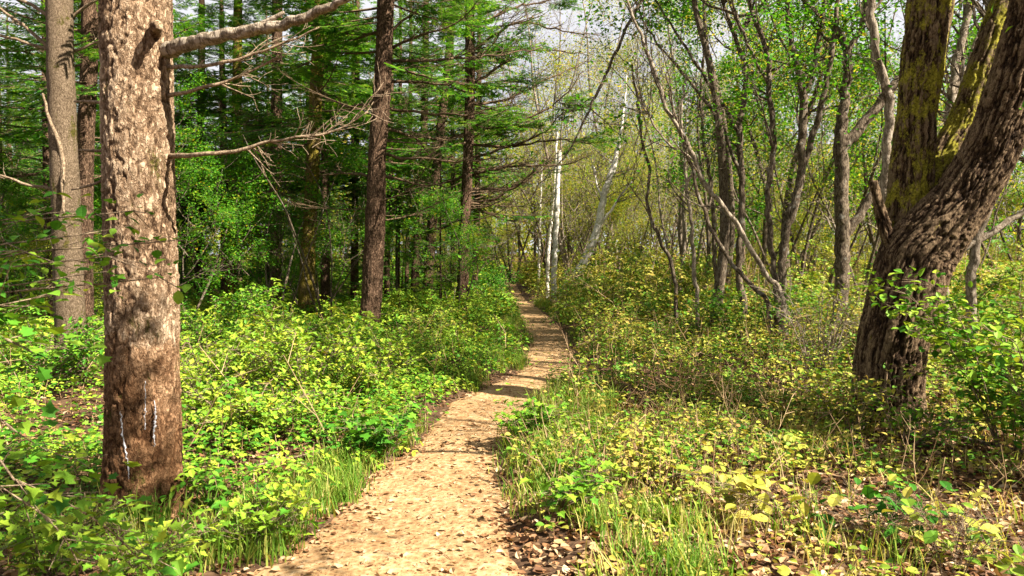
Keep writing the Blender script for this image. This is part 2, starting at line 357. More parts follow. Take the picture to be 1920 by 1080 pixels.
# ------------------------------------------------------------------ trunk surfaces
def bark_disp(amp, kind, flare=.0, lobes=5, seed=0, zf=(1, 1)):
    def f(a, L, rad, pts):
        A, LL = np.meshgrid(a, L); R = rad[:, None] * np.ones_like(A)
        q = np.stack([np.cos(A) * R, np.sin(A) * R, LL], -1).reshape(-1, 3) + seed * 3.3
        wq = q + .018 * np.stack([fbm(q * 13, 3, 1), fbm(q * 13, 3, 2), fbm(q * 9, 3, 3)], 1)
        if kind == 'plate':
            n1 = np.abs(fbm(wq * np.array([26, 26, 11]), 2, seed)); e = np.clip(n1 * 4, 0, 1) ** .8
            d1, d2, c = worley(wq * np.array([46, 46, 26]), seed); e2 = np.clip((d2 - d1) * 3, 0, 1)
            h = e * .7 + c * .45 + e2 * .15 + .3 * fbm(q * 70, 3, 4) - .7; tn = np.clip(.06 + e * .45 + c * .34 + .35 * fbm(q * 4, 3, 12) + .2 * fbm(q * 60, 2, 13), 0, 1)
        else:
            n1 = np.abs(vnoise(wq * np.array([36, 36, 2.6]), seed) + .45 * vnoise(wq * np.array([80, 80, 8]), seed + 3))
            e = np.clip(n1 * 2.6 - .08, 0, 1) ** .9
            cr2 = np.clip(np.abs(vnoise(wq * np.array([20, 20, 26]), seed + 5)) * 6, 0, 1)
            h = e * (.75 + .25 * cr2) + .3 * fbm(q * 55, 3, 4) - .7; tn = np.clip(e * (.55 + .25 * cr2) + .25 * fbm(q * 18, 3, 9) + .05, 0, 1)
        h = h * amp
        big = R.ravel() * .07 * fbm(q * 2.3, 3, 11 + seed)
        up = np.repeat(pts[:, 2], len(a)) - pts[0, 2]
        fl = flare * np.exp(-np.maximum(up, 0) / .16) * (1 + .6 * np.sin(np.tile(a, len(L)) * lobes + seed + fbm(q * 2, 2, 5) * 2))
        return (h + big + fl).reshape(A.shape), tn.reshape(A.shape)
    return f
def trace(pix, d):
    """traced stem: rows of (px, py, width_px[, d]) -> points, radii"""
    pts = []; rad = []
    for r in pix:
        dd = r[3] if len(r) > 3 else d
        p_ = P(r[0], r[1], dd); pts.append(p_); rad.append(r[2] * .94 / F * math.hypot(dd, p_[0]) ** 1 * .5 * (dd / math.hypot(dd, p_[0])))
    return np.array(pts), np.array(rad)
def stemtube(g, pts, rad, ring=.04, sides=40, disp=None, wobble=0, seed=1):
    pr = np.hstack([pts, rad[:, None]]); L = np.linalg.norm(np.diff(pts, axis=0), axis=1).sum()
    n = max(4, int(L / ring)); c = catmull(pr, n); p_ = c[:, :3]
    if wobble: p_ = wob(p_, wobble, seed)
    tube(g, p_, np.maximum(c[:, 3], .002), sides, disp=disp); return p_, c[:, 3]

# ------------------------------------------------------------------ branches
def grow(g, p0, d0, L, r0, lvl, kids, seg=6, curl=.25, up=.05, anchors=None, sides=5, tw=None, spread=.8, mat=0, rmin=.0015, droop=0):
    """recursive limb; anchors collect points for leaves"""
    pts = [np.array(p0, float)]; d = nrm(np.array(d0, float)); st = L / seg
    for k in range(seg):
        d = nrm(d + rng.normal(size=3) * curl * .5 + np.array([0, 0, up - droop * k / seg])); pts.append(pts[-1] + d * st)
    pts = np.array(pts); rad = np.linspace(r0, max(r0 * .35, rmin), seg + 1)
    tube(g, pts, rad, max(3, sides), tone=.5, mat=mat)
    if anchors is not None and lvl <= 1:
        for k in range(2, seg + 1): anchors.append((pts[k], nrm(pts[k] - pts[k - 1])))
    if lvl == 0: return pts
    for k in range(kids[0]):
        u = rng.uniform(.25, 1.0); i = min(int(u * seg), seg - 1); q = pts[i] + (pts[i + 1] - pts[i]) * (u * seg - i)
        ax = nrm(pts[i + 1] - pts[i]); s = nrm(np.cross(ax, rng.normal(size=3)))
        dd = nrm(ax * (1 - spread * .5) + s * spread)
        grow(g, q, dd, L * rng.uniform(.4, .7) * (1.1 - .4 * u), max(r0 * rng.uniform(.4, .6) * (1.1 - .5 * u), rmin), lvl - 1, kids[1:] or [3], max(3, seg - 1), curl, up, anchors, sides - 1, tw, spread, mat, rmin, droop)
    return pts
def leafclust(g, anchors, n, size, tone=(0, 1), mat=0, kind='quad', spread=.12, power=1.0, flat=.6, frac=1.0):
    if not anchors: return
    A = np.array([a[0] for a in anchors]); D = np.array([a[1] for a in anchors])
    if frac < 1:      # leaves gather in some parts of the crown only
        cl = vnoise(A * .9 + 7.7, 19) + .35 * rng.normal(size=len(A)); kk = np.argsort(-cl)[:max(3, int(len(A) * frac))]; A = A[kk]; D = D[kk]
    idx = rng.integers(0, len(A), n); ct = rng.uniform(0, 1, len(A))
    b = A[idx] + rng.normal(size=(n, 3)) * spread
    d = nrm(D[idx] * .4 + rdir(n, .5)); no = nrm(rdir(n) * (1 - flat) + np.array([0, 0, 1.]) * flat)
    tn = tone[0] + (tone[1] - tone[0]) * np.clip(.55 * rng.uniform(0, 1, n) + .45 * ct[idx], 0, 1) ** power
    leaves(g, b, d, no, rng.uniform(.6, 1.3, n) * size, tn, kind, 1.0, mat)

def dead_branch(g, p0, az, L, r0, rise=.15, upcurve=.25, twigs=14, fine=1.0, side=0):
    """conifer dead limb: starts out nearly level and curves upward, twigs on both sides"""
    seg = 9; pts = [np.array(p0, float)]; ax = np.array([math.sin(az), math.cos(az), rise]); d = nrm(ax)
    for k in range(seg):
        d = nrm(d + np.array([0, 0, upcurve * k / seg * .6]) + rng.normal(size=3) * .07); pts.append(pts[-1] + d * L / seg)
    pts = np.array(pts); rad = np.linspace(r0, r0 * .18, seg + 1); tube(g, pts, rad, 5)
    for k in range(twigs):
        u = rng.uniform(.25, 1); i = min(int(u * seg), seg - 1); q = pts[i] + (pts[i + 1] - pts[i]) * (u * seg - i)
        a = nrm(pts[i + 1] - pts[i]); s = np.cross(a, [0, 0, 1.]); s = nrm(s) * rng.choice([-1, 1])
        dd = nrm(a * .8 + s * rng.uniform(.4, 1.0) + np.array([0, 0, rng.uniform(-.25, .3)]))
        l = L * rng.uniform(.12, .34) * (1.2 - .6 * u) * fine; p1 = q + dd * l * .5; p2 = p1 + nrm(dd + a * .4 + np.array([0, 0, rng.uniform(-.1, .3)])) * l * .5
        tube(g, [q, p1, p2], [r0 * .28, r0 * .18, .0018], 3)
        for z in range(3):
            b0 = q + (p2 - q) * rng.uniform(.3, .95); e = nrm(p2 - q + rng.normal(size=3) * .6) * l * rng.uniform(.2, .45)
            tube(g, [b0, b0 + e], [.0035, .0015], 3)

# fir spray: arrays of needle blades on a flat branch, pointing along +Y
def make_spray(L, seed):
    g = Geo(); rg = np.random.default_rng(seed)
    ys_ = np.linspace(0, L, 10); z = -.10 * ys_ + .13 * ys_ ** 2 / L * rg.uniform(.3, 1.3)
    ax = np.stack([.06 * np.sin(ys_ * 2 + seed), ys_, z], 1)
    tube(g, ax, np.linspace(.016, .003, 10), 4, mat=0)
    B, D, N_, S, T_ = [], [], [], [], []
    n = int(L / .085)
    for k in range(n):
        u = (k + .5) / n
        if u < .12: continue
        p0 = np.array([np.interp(u * L, ys_, ax[:, c]) for c in range(3)])
        for s in (-1, 1):
            l = L * .46 * (1.08 - u) ** .8 * rg.uniform(.55, 1.1) + .05
            dd = nrm(np.array([s * .85, .62 + .2 * rg.normal(), -.10 + .10 * rg.normal()]))
            tube(g, [p0, p0 + dd * l], [.004, .0015], 3, mat=0)
            m = int(l / .035) + 2; tt = rg.uniform(0, 1)
            for q in np.linspace(.12, 1.03, m):
                for s2 in (-1, 1):
                    c = p0 + dd * l * q; perp = np.array([dd[1], -dd[0], 0]) * s2
                    B.append(c); D.append(nrm(dd * .7 + perp * .75 + np.array([0, 0, .15 * rg.normal()]))); N_.append(nrm(np.array([0, 0, 1.]) + rg.normal(size=3) * .25)); S.append(rg.uniform(.04, .075)); T_.append(np.clip(.55 * tt + .45 * rg.uniform() + .2 * (q > .9), 0, 1))
    leaves(g, np.array(B), np.array(D), np.array(N_), np.array(S), np.array(T_), 'blade', .30, mat=1)
    return g
SPRAYS = [make_spray(L, 40 + k) for k, L in enumerate((1.0, 1.3, 1.6, 1.9))]
SPRAYL = [1.0, 1.3, 1.6, 1.9]
def rotm(az, el, roll=0):
    ca, sa, ce, se = math.cos(az), math.sin(az), math.cos(el), math.sin(el)
    Rz = np.array([[ca, sa, 0], [-sa, ca, 0], [0, 0, 1.]]); Rx = np.array([[1, 0, 0], [0, ce, -se], [0, se, ce]])
    cr, sr = math.cos(roll), math.sin(roll); Ry = np.array([[cr, 0, sr], [0, 1, 0], [-sr, 0, cr]])
    return Rz @ Rx @ Ry
def fir_crown(h0, h1, Lm, n, seed, low=1.0):
    g = Geo(); rg = np.random.default_rng(seed)
    for k in range(n):
        u = (k + rg.uniform(0, 1)) / n; h = h0 + (h1 - h0) * u
        Lw = Lm * (1 - u) ** .7 * (low + (1 - low) * min(1, u * 4)) * rg.uniform(.65, 1.1) + .25
        s = int(rg.integers(0, 4)); sc = Lw / SPRAYL[s]
        R_ = rotm(rg.uniform(0, 2 * math.pi), rg.uniform(-.25, .22) + .35 * u, rg.normal() * .2) * sc
        g.merge(SPRAYS[s], (R_, np.array([0, 0, h])))
    return g
FIRS = [fir_crown(*a).mesh('fir_crown', [M['twig_dark'], M['needle']], False) for a in ((3.6, 12.5, 2.3, 62, 1), (4.4, 13.5, 2.6, 64, 2), (3.0, 11, 2.2, 60, 3), (1.0, 6.5, 1.5, 60, 4), (5.2, 14.5, 2.6, 60, 5))]
def dead_whorls(h0, h1, n, L, seed, r=.013):
    global rng
    keep = rng; rng = np.random.default_rng(seed); g = Geo()
    for k in range(n):
        h = rng.uniform(h0, h1); dead_branch(g, (0, 0, h), rng.uniform(0, 6.28), L * rng.uniform(.5, 1.1), r * rng.uniform(.6, 1.3), rise=rng.uniform(-.15, .15), upcurve=rng.uniform(0, .4), twigs=9)
    rng = keep; return g
WHORLS = [dead_whorls(1.2, 4.5, 26, 1.7, 5 + k).mesh('dead_branches', M['twig_dark'], True) for k in range(3)]

# ------------------------------------------------------------------ the big tree on the left
bp = P(268, 985, GD(985)); D1 = bp[1]
big = thing('larch_tree', tuple(bp), 'thick scaly pinkish-brown trunk with white resin streaks, close on the left of the path', 'tree')
pts, rad = trace([(270, 1010, 150), (270, 960, 140), (269, 850, 136), (267, 700, 134), (265, 540, 132), (262, 400, 129), (259, 200, 127), (256, 0, 126), (254, -200, 128), (252, -700, 118), (250, -1400, 90), (250, -2200, 50)], D1)
pts -= bp
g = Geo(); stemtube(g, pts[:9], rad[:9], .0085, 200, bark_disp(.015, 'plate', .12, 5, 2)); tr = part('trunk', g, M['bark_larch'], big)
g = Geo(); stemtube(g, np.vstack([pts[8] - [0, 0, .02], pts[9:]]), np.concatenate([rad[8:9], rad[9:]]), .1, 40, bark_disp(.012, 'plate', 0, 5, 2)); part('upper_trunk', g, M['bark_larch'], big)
def traced_branch(root, base, pix, d, name='branch', mat='twig', twigs=0, sides=10, ring=.03, rough=.0, twigL=.25, label=None):
    pts, rad = trace(pix, d); pts = pts - np.array(base); g = Geo()
    P_, R_ = stemtube(g, pts, rad, ring, sides, disp=(bark_disp(rough, 'ridge', 0, 5, 3) if rough else None), wobble=.012, seed=len(pix) + pix[0][0] * .1)
    for k in range(twigs):
        u = rng.uniform(.45, 1); i = min(int(u * (len(P_) - 1)), len(P_) - 2); a = nrm(P_[i + 1] - P_[i])
        dd = nrm(a + rng.normal(size=3) * np.array([.35, .5, .55])); l = twigL * rng.uniform(.5, 1.4)
        grow(g, P_[i], dd, l, max(R_[i] * .5, .003), 1, [3], 4, .3, .05, None, 4)
    return part(name, g, M[mat], root, label=label)
tb = lambda *a, **k: traced_branch(big, bp, *a, **k)
tb([(300, 95, 34, 4.29), (330, 90, 30, 4.2), (370, 78, 27, 4.12), (430, 64, 25, 4.05), (480, 56, 23, 4.0), (530, 46, 20, 3.95), (580, 30, 18, 3.9), (620, 12, 16, 3.85), (660, -8, 14, 3.8), (760, -60, 10, 3.7)], 4.1, mat='bark_pale', rough=.006, sides=28, ring=.012, label='long pale forked limb reaching over to the right')
tb([(455, 62, 14, 4.03), (490, 45, 11, 4.0), (515, 32, 9, 3.98), (532, 22, 7, 3.97)], 4, mat='bark_pale', sides=12)
tb([(310, 126, 9, 4.29), (350, 125, 8), (410, 119, 7), (460, 106, 6), (500, 92, 5), (560, 68, 4), (600, 52, 3)], 4.15, twigs=6, twigL=.22)
tb([(310, 180, 10, 4.29), (345, 174, 8), (400, 160, 7), (440, 148, 6), (480, 128, 5), (520, 108, 4)], 4.2, twigs=7, twigL=.2)
tb([(315, 292, 11, 4.29), (370, 290, 9), (420, 288, 8), (460, 278, 7), (500, 266, 6), (550, 259, 5), (600, 252, 5), (650, 235, 3), (690, 210, 2)], 4.1, twigs=26, twigL=.2)
tb([(215, 282, 9, 4.29), (180, 283, 6), (148, 283, 4)], 4.3)
tb([(215, 325, 9, 4.25), (185, 340, 6), (160, 352, 5), (135, 357, 3)], 4.25)
tb([(215, 190, 9, 4.29), (180, 192, 7), (140, 190, 4)], 4.35)
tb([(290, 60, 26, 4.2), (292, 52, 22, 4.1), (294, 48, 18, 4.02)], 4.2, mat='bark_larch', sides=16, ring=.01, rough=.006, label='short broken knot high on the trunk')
g = Geo()   # resin runs: thin lumpy ribbons lying on the bark
gr = Geo()
for pix in ([(265, 757, 4), (268, 790, 5), (272, 820, 5), (277, 850, 5), (279, 878, 3)], [(303, 705, 2), (303, 740, 3), (303, 780, 3), (302, 792, 2)], [(315, 742, 3), (316, 770, 6), (315, 800, 6), (315, 825, 3)], [(283, 940, 3), (284, 948, 4), (285, 956, 3)], [(288, 975, 5), (285, 988, 9), (284, 1000, 6)]):
    pr, rr = trace(pix, D1); pr = pr - bp; pr[:, 1] -= 0; 
    for z in range(len(pr)):
        R_ = .222; pr[z, 1] = -math.sqrt(max(R_ ** 2 - pr[z, 0] ** 2, .01)) - .006
    gr = Geo(); c = catmull(np.hstack([pr, rr[:, None]]), 40); p_ = c[:, :3] + rng.normal(size=(40, 3)) * .0022
    tube(gr, p_, np.maximum(c[:, 3] * rng.uniform(.2, .9, 40), .0012), 6); part('resin_streak', gr, M['resin'], big)
cr = link('crown', FIRS[1], big, (0, 0, 4.2))

# ------------------------------------------------------------------ other traced conifers
def conifer(name, pix, base_py, mat, label, crown=None, cz=0, dead=0, dl=1.8, ring=.05, sides=36, amp=.012, deadmat='twig_dark', hmin=1.4, hmax=5.5, d=None, azs=None, group=None, top=1.0, flare=.09, dr=.016):
    d = d or GD(base_py)
    x0 = pix[-1][0] if pix[-1][1] > pix[0][1] else pix[0][0]
    pix = sorted(pix, key=lambda r: -r[1]); b = P(pix[0][0], base_py, d); b[2] = float(gz(np.array([b[0]]), np.array([b[1]]))[0]) - .05
    pts, rad = trace(pix, d); pts = pts - b; pts[0] = np.array([pts[0][0], 0, -.15])
    # extend upward to the real height
    dirt = nrm(pts[-1] - pts[-2]); dirt = nrm(dirt + np.array([0, 0, .6])); H = 13.0 * top
    while pts[-1][2] < H: pts = np.vstack([pts, pts[-1] + dirt * 2.5]); rad = np.append(rad, max(rad[-1] * .78, .02))
    t_ = thing(name, tuple(b), label, 'tree', group); g = Geo()
    P_, R_ = stemtube(g, pts, rad, ring, sides, bark_disp(amp, 'plate' if mat != 'bark_con' else 'ridge', flare, 5, int(abs(pix[0][0])) % 17)); part('trunk', g, M[mat], t_)
    for k in range(dead):
        h = rng.uniform(hmin, hmax); i = int(np.argmin(abs(P_[:, 2] - h))); g = Geo()
        az = rng.uniform(*azs) if azs and rng.uniform() < .7 else rng.uniform(0, 6.28)
        dead_branch(g, P_[i], az, dl * rng.uniform(.5, 1.25), dr * rng.uniform(.6, 1.3), rng.uniform(-.12, .2), rng.uniform(0, .5), 12); part('branch', g, M[deadmat], t_)
    if crown is not None:
        i = int(np.argmin(abs(P_[:, 2] - 5))); c = link('crown', FIRS[crown], t_, (P_[i][0], P_[i][1], cz)); c.rotation_euler[2] = rng.uniform(0, 6)
    return t_, b
c2, b2 = conifer('fir_tree', [(134, 728, 58), (133, 700, 56), (131, 600, 55), (128, 500, 54), (124, 400, 52), (118, 250, 49), (113, 100, 47), (111, 0, 47), (109, -150, 45)], 728, 'bark_gray', 'smooth pale grey-brown fir trunk just behind the thick scaly trunk', crown=4, cz=.5, ring=.03, sides=60, amp=.004)
tc = lambda pix, d=9.2, **k: traced_branch(c2, b2, pix, d, mat='twig', **k)
tc([(100, 100, 9), (60, 60, 7), (20, 30, 6), (-10, 10, 4)], twigs=4); tc([(100, 97, 8), (50, 80, 6), (0, 66, 5), (-60, 50, 3)], twigs=5)
tc([(105, 40, 9), (70, 15, 7), (35, -2, 6), (0, -15, 4)], twigs=3); tc([(125, 40, 8), (150, 20, 6), (180, 0, 5), (215, -20, 3)], twigs=3)
tc([(130, 98, 8), (150, 92, 6), (190, 75, 4)], twigs=2); tc([(110, 355, 7), (60, 348, 6), (20, 335, 5), (-30, 320, 3)], twigs=5)
tc([(80, 175, 4, 8.9), (90, 215, 6, 8.9), (108, 260, 8, 8.95), (118, 300, 9, 9.0), (118, 345, 8, 8.95), (119, 400, 4, 8.9)], twigs=3, label='dead snag hanging against the trunk')
conifer('fir_tree', [(160, 650, 32), (158, 500, 32), (160, 300, 31), (166, 150, 31), (170, 0, 31), (172, -100, 30)], 650, 'bark_con', 'dark fir trunk half hidden between the pale fir and the thick scaly trunk', crown=2, cz=1.2, dead=10, d=13.5)
conifer('fir_tree', [(97, 640, 20), (92, 400, 19), (88, 200, 17), (86, 0, 16)], 640, 'bark_con', 'thin dark fir trunk peeping out behind the pale fir at far left', crown=0, dead=8, d=17)
conifer('conifer_tree', [(428, 560, 22), (432, 480, 21), (436, 400, 20), (441, 320, 19), (444, 200, 18), (446, 50, 17)], 575, 'bark_mossy', 'sunlit light-brown conifer trunk in the shaded wood right of the thick scaly trunk', crown=0, cz=-.5, dead=10, d=22)
conifer('conifer_tree', [(371, 560, 15), (373, 400, 15), (376, 250, 14), (378, 100, 13)], 570, 'bark_con', 'thin dark conifer trunk closest to the right side of the thick scaly trunk', crown=2, dead=8, d=24)
conifer('conifer_tree', [(516, 590, 24), (517, 450, 23), (518, 300, 22), (519, 150, 21), (520, 0, 20)], 600, 'bark_con', 'straight blackish conifer trunk beside the mossy yellowish one', crown=2, cz=0, dead=14, d=20)
conifer('conifer_tree', [(574, 612, 32), (575, 540, 30), (578, 460, 29), (583, 380, 27), (588, 280, 26), (592, 180, 25), (598, 60, 24), (602, -60, 22)], 612, 'bark_mossy', 'yellowish mossy conifer trunk standing in bright leafy undergrowth left of the path', crown=0, cz=.6, dead=14, d=17.5)
azR = (.9, 2.3)
tA = conifer('conifer_tree', [(690, 645, 46), (693, 600, 42), (697, 550, 41), (700, 500, 40), (704, 400, 38), (707, 300, 35), (714, 200, 34), (720, 100, 33), (723, 0, 32), (726, -120, 30)], 642, 'bark_con', 'tall rough dark-brown conifer trunk, thickest in the middle wood left of the path', crown=4, cz=.2, dead=16, dl=2.2, ring=.03, sides=60, amp=.02, hmin=2.4, hmax=7, azs=azR)
conifer('conifer_tree', [(800, 580, 22), (803, 520, 20), (807, 460, 19), (813, 390, 19), (819, 310, 18), (826, 240, 17), (835, 170, 16), (845, 60, 15), (850, 0, 15)], 585, 'bark_con', 'slightly leaning reddish-brown conifer trunk between the two rough dark ones', crown=1, cz=0, dead=18, dl=2.4, d=23, azs=azR, hmax=8)
tB = conifer('conifer_tree', [(866, 610, 27), (866, 560, 25), (868, 520, 23), (870, 450, 22), (874, 370, 21), (878, 280, 20), (881, 180, 20), (881, 80, 19), (881, 0, 18)], 607, 'bark_con', 'knotted brown conifer trunk close beside the bend of the path', crown=4, cz=-.6, dead=26, dl=2.6, ring=.04, sides=44, amp=.014, hmin=2.2, hmax=8.0, azs=azR, dr=.02)
conifer('conifer_tree', [(890, 560, 13), (892, 480, 12), (894, 420, 12), (896, 300, 11), (898, 150, 10)], 565, 'bark_con', 'slim brown conifer trunk just behind the knotted one at the path bend', crown=0, dead=14, dl=2.6, d=29, azs=azR, hmax=8)
conifer('conifer_tree', [(775, 560, 17), (780, 480, 16), (784, 400, 16), (790, 320, 15), (795, 240, 14), (798, 100, 13)], 570, 'bark_con', 'slender dark conifer trunk leaning slightly, left of the reddish-brown leaning one', crown=2, dead=10, d=27)
conifer('conifer_tree', [(745, 555, 9), (746, 450, 9), (748, 350, 8), (750, 200, 8)], 560, 'bark_con', 'pole-thin dark conifer trunk second to the right of the tall rough one', crown=0, dead=8, d=30)
conifer('conifer_tree', [(724, 560, 11), (727, 460, 11), (730, 380, 10), (733, 200, 10)], 565, 'bark_con', 'thin dark conifer trunk touching the right edge of the tall rough one', crown=2, dead=8, d=26)
conifer('conifer_tree', [(662, 560, 12), (664, 450, 12), (668, 300, 11), (670, 100, 10)], 565, 'bark_con', 'thin conifer trunk close to the left edge of the tall rough one', crown=0, dead=8, d=27)
conifer('conifer_tree', [(610, 560, 14), (612, 450, 13), (614, 300, 12), (616, 100, 11)], 565, 'bark_con', 'thin brown conifer trunk just right of the yellowish mossy one', crown=2, dead=8, d=26)
conifer('conifer_tree', [(762, 550, 8), (764, 450, 8), (768, 300, 8), (770, 100, 7)], 556, 'bark_con', 'faint distant conifer trunk between two slender dark ones mid-wood', crown=0, dead=8, d=34)

def sweep(tree, d, rows, r0, fol=0.0, seedn=1):
    root, b = tree
    for k, row in enumerate(rows):
        n = len(row); sg = rng.choice([-1, 1]); off = rng.uniform(.2, 1.4)
        pix = [(x, y, max(r0 * (1 - .8 * i / (n - 1)), 1.2), d - sg * off * i / (n - 1)) for i, (x, y) in enumerate(row)]
        pts, rad = trace(pix, d); pts = pts - b; g = Geo(); P_, R_ = stemtube(g, pts, rad, .08, 7, wobble=.05, seed=k + seedn)
        L = np.linalg.norm(np.diff(P_, axis=0), axis=1).sum()
        for z in range(int(L * 9)):
            u = rng.uniform(.12, 1); i = min(int(u * (len(P_) - 1)), len(P_) - 2); a = nrm(P_[i + 1] - P_[i]); sd = nrm(np.cross(a, [0, 0, 1.])) * rng.choice([-1, 1])
            dd = nrm(a * .8 + sd * rng.uniform(.3, 1.) + np.array([0, 0, rng.uniform(-.2, .35)])); grow(g, P_[i], dd, L * rng.uniform(.10, .28) * (1.2 - .6 * u), max(R_[i] * .4, .004), 1, [4], 4, .25, .05, None, 4, rmin=.0022)
        part('branch', g, M['twig_dark'], root)
        if rng.uniform() < fol:
            g = Geo()
            for z in range(5):
                i = int(len(P_) * rng.uniform(.55, .99)); i = min(i, len(P_) - 2); a = P_[i + 1] - P_[i]; az = math.atan2(a[0], a[1]) + rng.normal() * .7
                q = int(rng.integers(0, 3)); g.merge(SPRAYS[q], (rotm(az, rng.uniform(-.2, .2), rng.normal() * .2) * rng.uniform(.5, .8), P_[i]))
            part('foliage', g, [M['twig_dark'], M['needle']], root, False)
sweep(tA, 14.9, [[(730, 60), (760, 38), (792, 15), (835, -30)], [(728, 98), (778, 68), (849, 45), (908, -8)], [(728, 113), (837, 111), (932, 104), (1015, 88)], [(724, 150), (795, 156), (867, 160), (967, 150)],
   [(720, 203), (795, 213), (878, 213), (967, 194)], [(716, 240), (760, 252), (795, 275), (837, 328)], [(712, 288), (778, 297), (867, 302), (932, 294)], [(708, 328), (778, 344), (837, 350)], [(700, 190), (660, 200), (610, 180), (575, 150)],
   [(712, 60), (660, 65), (610, 40), (570, 30)], [(690, 330), (650, 325), (600, 330)]], 7, .3, 3)
sweep(tB, 19.8, [[(884, 196), (955, 184), (1027, 148), (1098, 116)], [(884, 238), (955, 236), (1038, 195), (1095, 134)], [(882, 297), (944, 278), (1015, 249), (1076, 192)], [(880, 356), (955, 350), (1015, 320), (1055, 276)],
   [(878, 380), (932, 370), (991, 332), (1040, 282)], [(868, 408), (831, 427), (798, 440)], [(880, 384), (938, 409), (985, 416)], [(884, 160), (955, 112), (1015, 95), (1110, 105)], [(884, 96), (967, 44), (1044, 57), (1125, 66)],
   [(884, 60), (950, 20), (1010, 5), (1080, -10)], [(876, 330), (960, 312), (1060, 308), (1110, 290)], [(874, 250), (830, 262), (780, 250), (745, 230)], [(872, 330), (820, 345), (770, 335)], [(878, 270), (960, 275), (1040, 262), (1110, 268)]], 6.5, .55, 23)
# ------------------------------------------------------------------ birches
def stems(name, stemlist, d, mat, label, base_px, base_py, parts_, ring=.05, sides=20, leaf=None, nleaf=0, lsize=.07, twigs=10, tl=.8, amp=.004, cat='tree', lvl=2, tmat='bark_dec', spread=.8, tone=(0, 1), ext=0, group=None, cl='canopy', kids=(4, 4), seed=0):
    """a tree from traced stems; first is the trunk, the rest are limbs; twigs and leaves go into its crown"""
    b = P(base_px, base_py, d); b[2] = float(gz(np.array([b[0]]), np.array([b[1]]))[0]) - .05
    t_ = thing(name, tuple(b), label, cat, group); gc = Geo(); anc = []
    for k, pix in enumerate(stemlist):
        pts, rad = trace(pix, d); pts = pts - b
        if k == 0 and pts[0][2] > .05: pts = np.vstack([[pts[0][0] * .3, 0, -.1], pts]); rad = np.concatenate([[rad[0] * 1.25], rad])
        if ext and pts[-1][2] > 2:
            dd = nrm(pts[-1] - pts[-2] + np.array([0, 0, .3]) * np.linalg.norm(pts[-1] - pts[-2]))
            for z in range(ext): pts = np.vstack([pts, pts[-1] + dd * .9 + rng.normal(size=3) * .12]); rad = np.append(rad, rad[-1] * .72)
        g = Geo(); P_, R_ = stemtube(g, pts, rad, ring, sides if k == 0 else max(8, sides - 4), disp=bark_disp(amp, 'ridge', .04 if k == 0 else 0, 4, k + seed + 1) if amp else None, wobble=.03, seed=k + seed + d)
        part('trunk' if k == 0 else parts_, g, M[mat], t_)
        n = twigs if k == 0 else int(twigs * .7) + 1
        for z in range(n):
            u = rng.uniform(.30, 1) ** .8; i = min(int(u * (len(P_) - 1)), len(P_) - 2)
            if P_[i][2] < 1.2: continue
            a = nrm(P_[i + 1] - P_[i]); dd = nrm(a * .55 + nrm(rng.normal(size=3)) * spread + np.array([0, 0, .25]))
            grow(gc, P_[i], dd, tl * rng.uniform(.5, 1.4), max(min(R_[i] * .45, .022), .004), lvl, list(kids), 6, .33, .06, anc, 5, spread=.75)
        for z in range(2, len(P_), 3):
            if u and P_[z][2] > 3.2: anc.append((P_[z], a))
    if nleaf: leafclust(gc, anc, nleaf, lsize, tone, 1, spread=.17, power=1.1, frac=.28)
    if gc.v: part('crown', gc, [M[tmat], M[cl]], t_, False)
    return t_
stems('birch_tree', [[(1038, 555, 12), (1039, 500, 11), (1041, 450, 10), (1044, 400, 10), (1046, 340, 9), (1049, 300, 9), (1050, 282, 9)]], 27, 'bark_birch', 'upright white birch stub, its bare top broken off, beside the path', 1038, 577, 'limb', twigs=2, tl=.5, lvl=0, amp=0)
stems('birch_tree', [[(1058, 552, 20), (1075, 525, 18), (1093, 495, 17), (1108, 462, 16), (1122, 425, 15), (1128, 390, 14), (1136, 355, 13), (1150, 315, 12), (1158, 280, 8), (1166, 235, 5), (1172, 180, 3.5), (1176, 140, 2)],
   [(1126, 420, 6), (1145, 395, 5), (1165, 365, 4), (1185, 340, 3)], [(1130, 380, 5), (1120, 350, 4), (1112, 310, 3)]], 25, 'bark_birch', 'white birch leaning to the right across bare brush beyond the path', 1057, 583, 'limb', twigs=16, tl=1.2, amp=0, tmat='bark_pale', nleaf=300, lsize=.05, cl='olive', seed=5)
stems('birch_tree', [[(1026, 550, 7), (1028, 480, 7), (1033, 420, 6), (1039, 350, 5), (1045, 250, 4)]], 33, 'bark_birch', 'thin pale birch stem just left of the broken white birch', 1026, 563, 'limb', twigs=8, tl=1, amp=0, tmat='bark_pale')
stems('birch_tree', [[(1010, 545, 5), (1011, 480, 5), (1013, 420, 4), (1016, 300, 3)]], 38, 'bark_birch', 'farthest and thinnest pale birch stem at the end of the path', 1010, 555, 'limb', twigs=6, tl=1, amp=0, tmat='bark_pale')

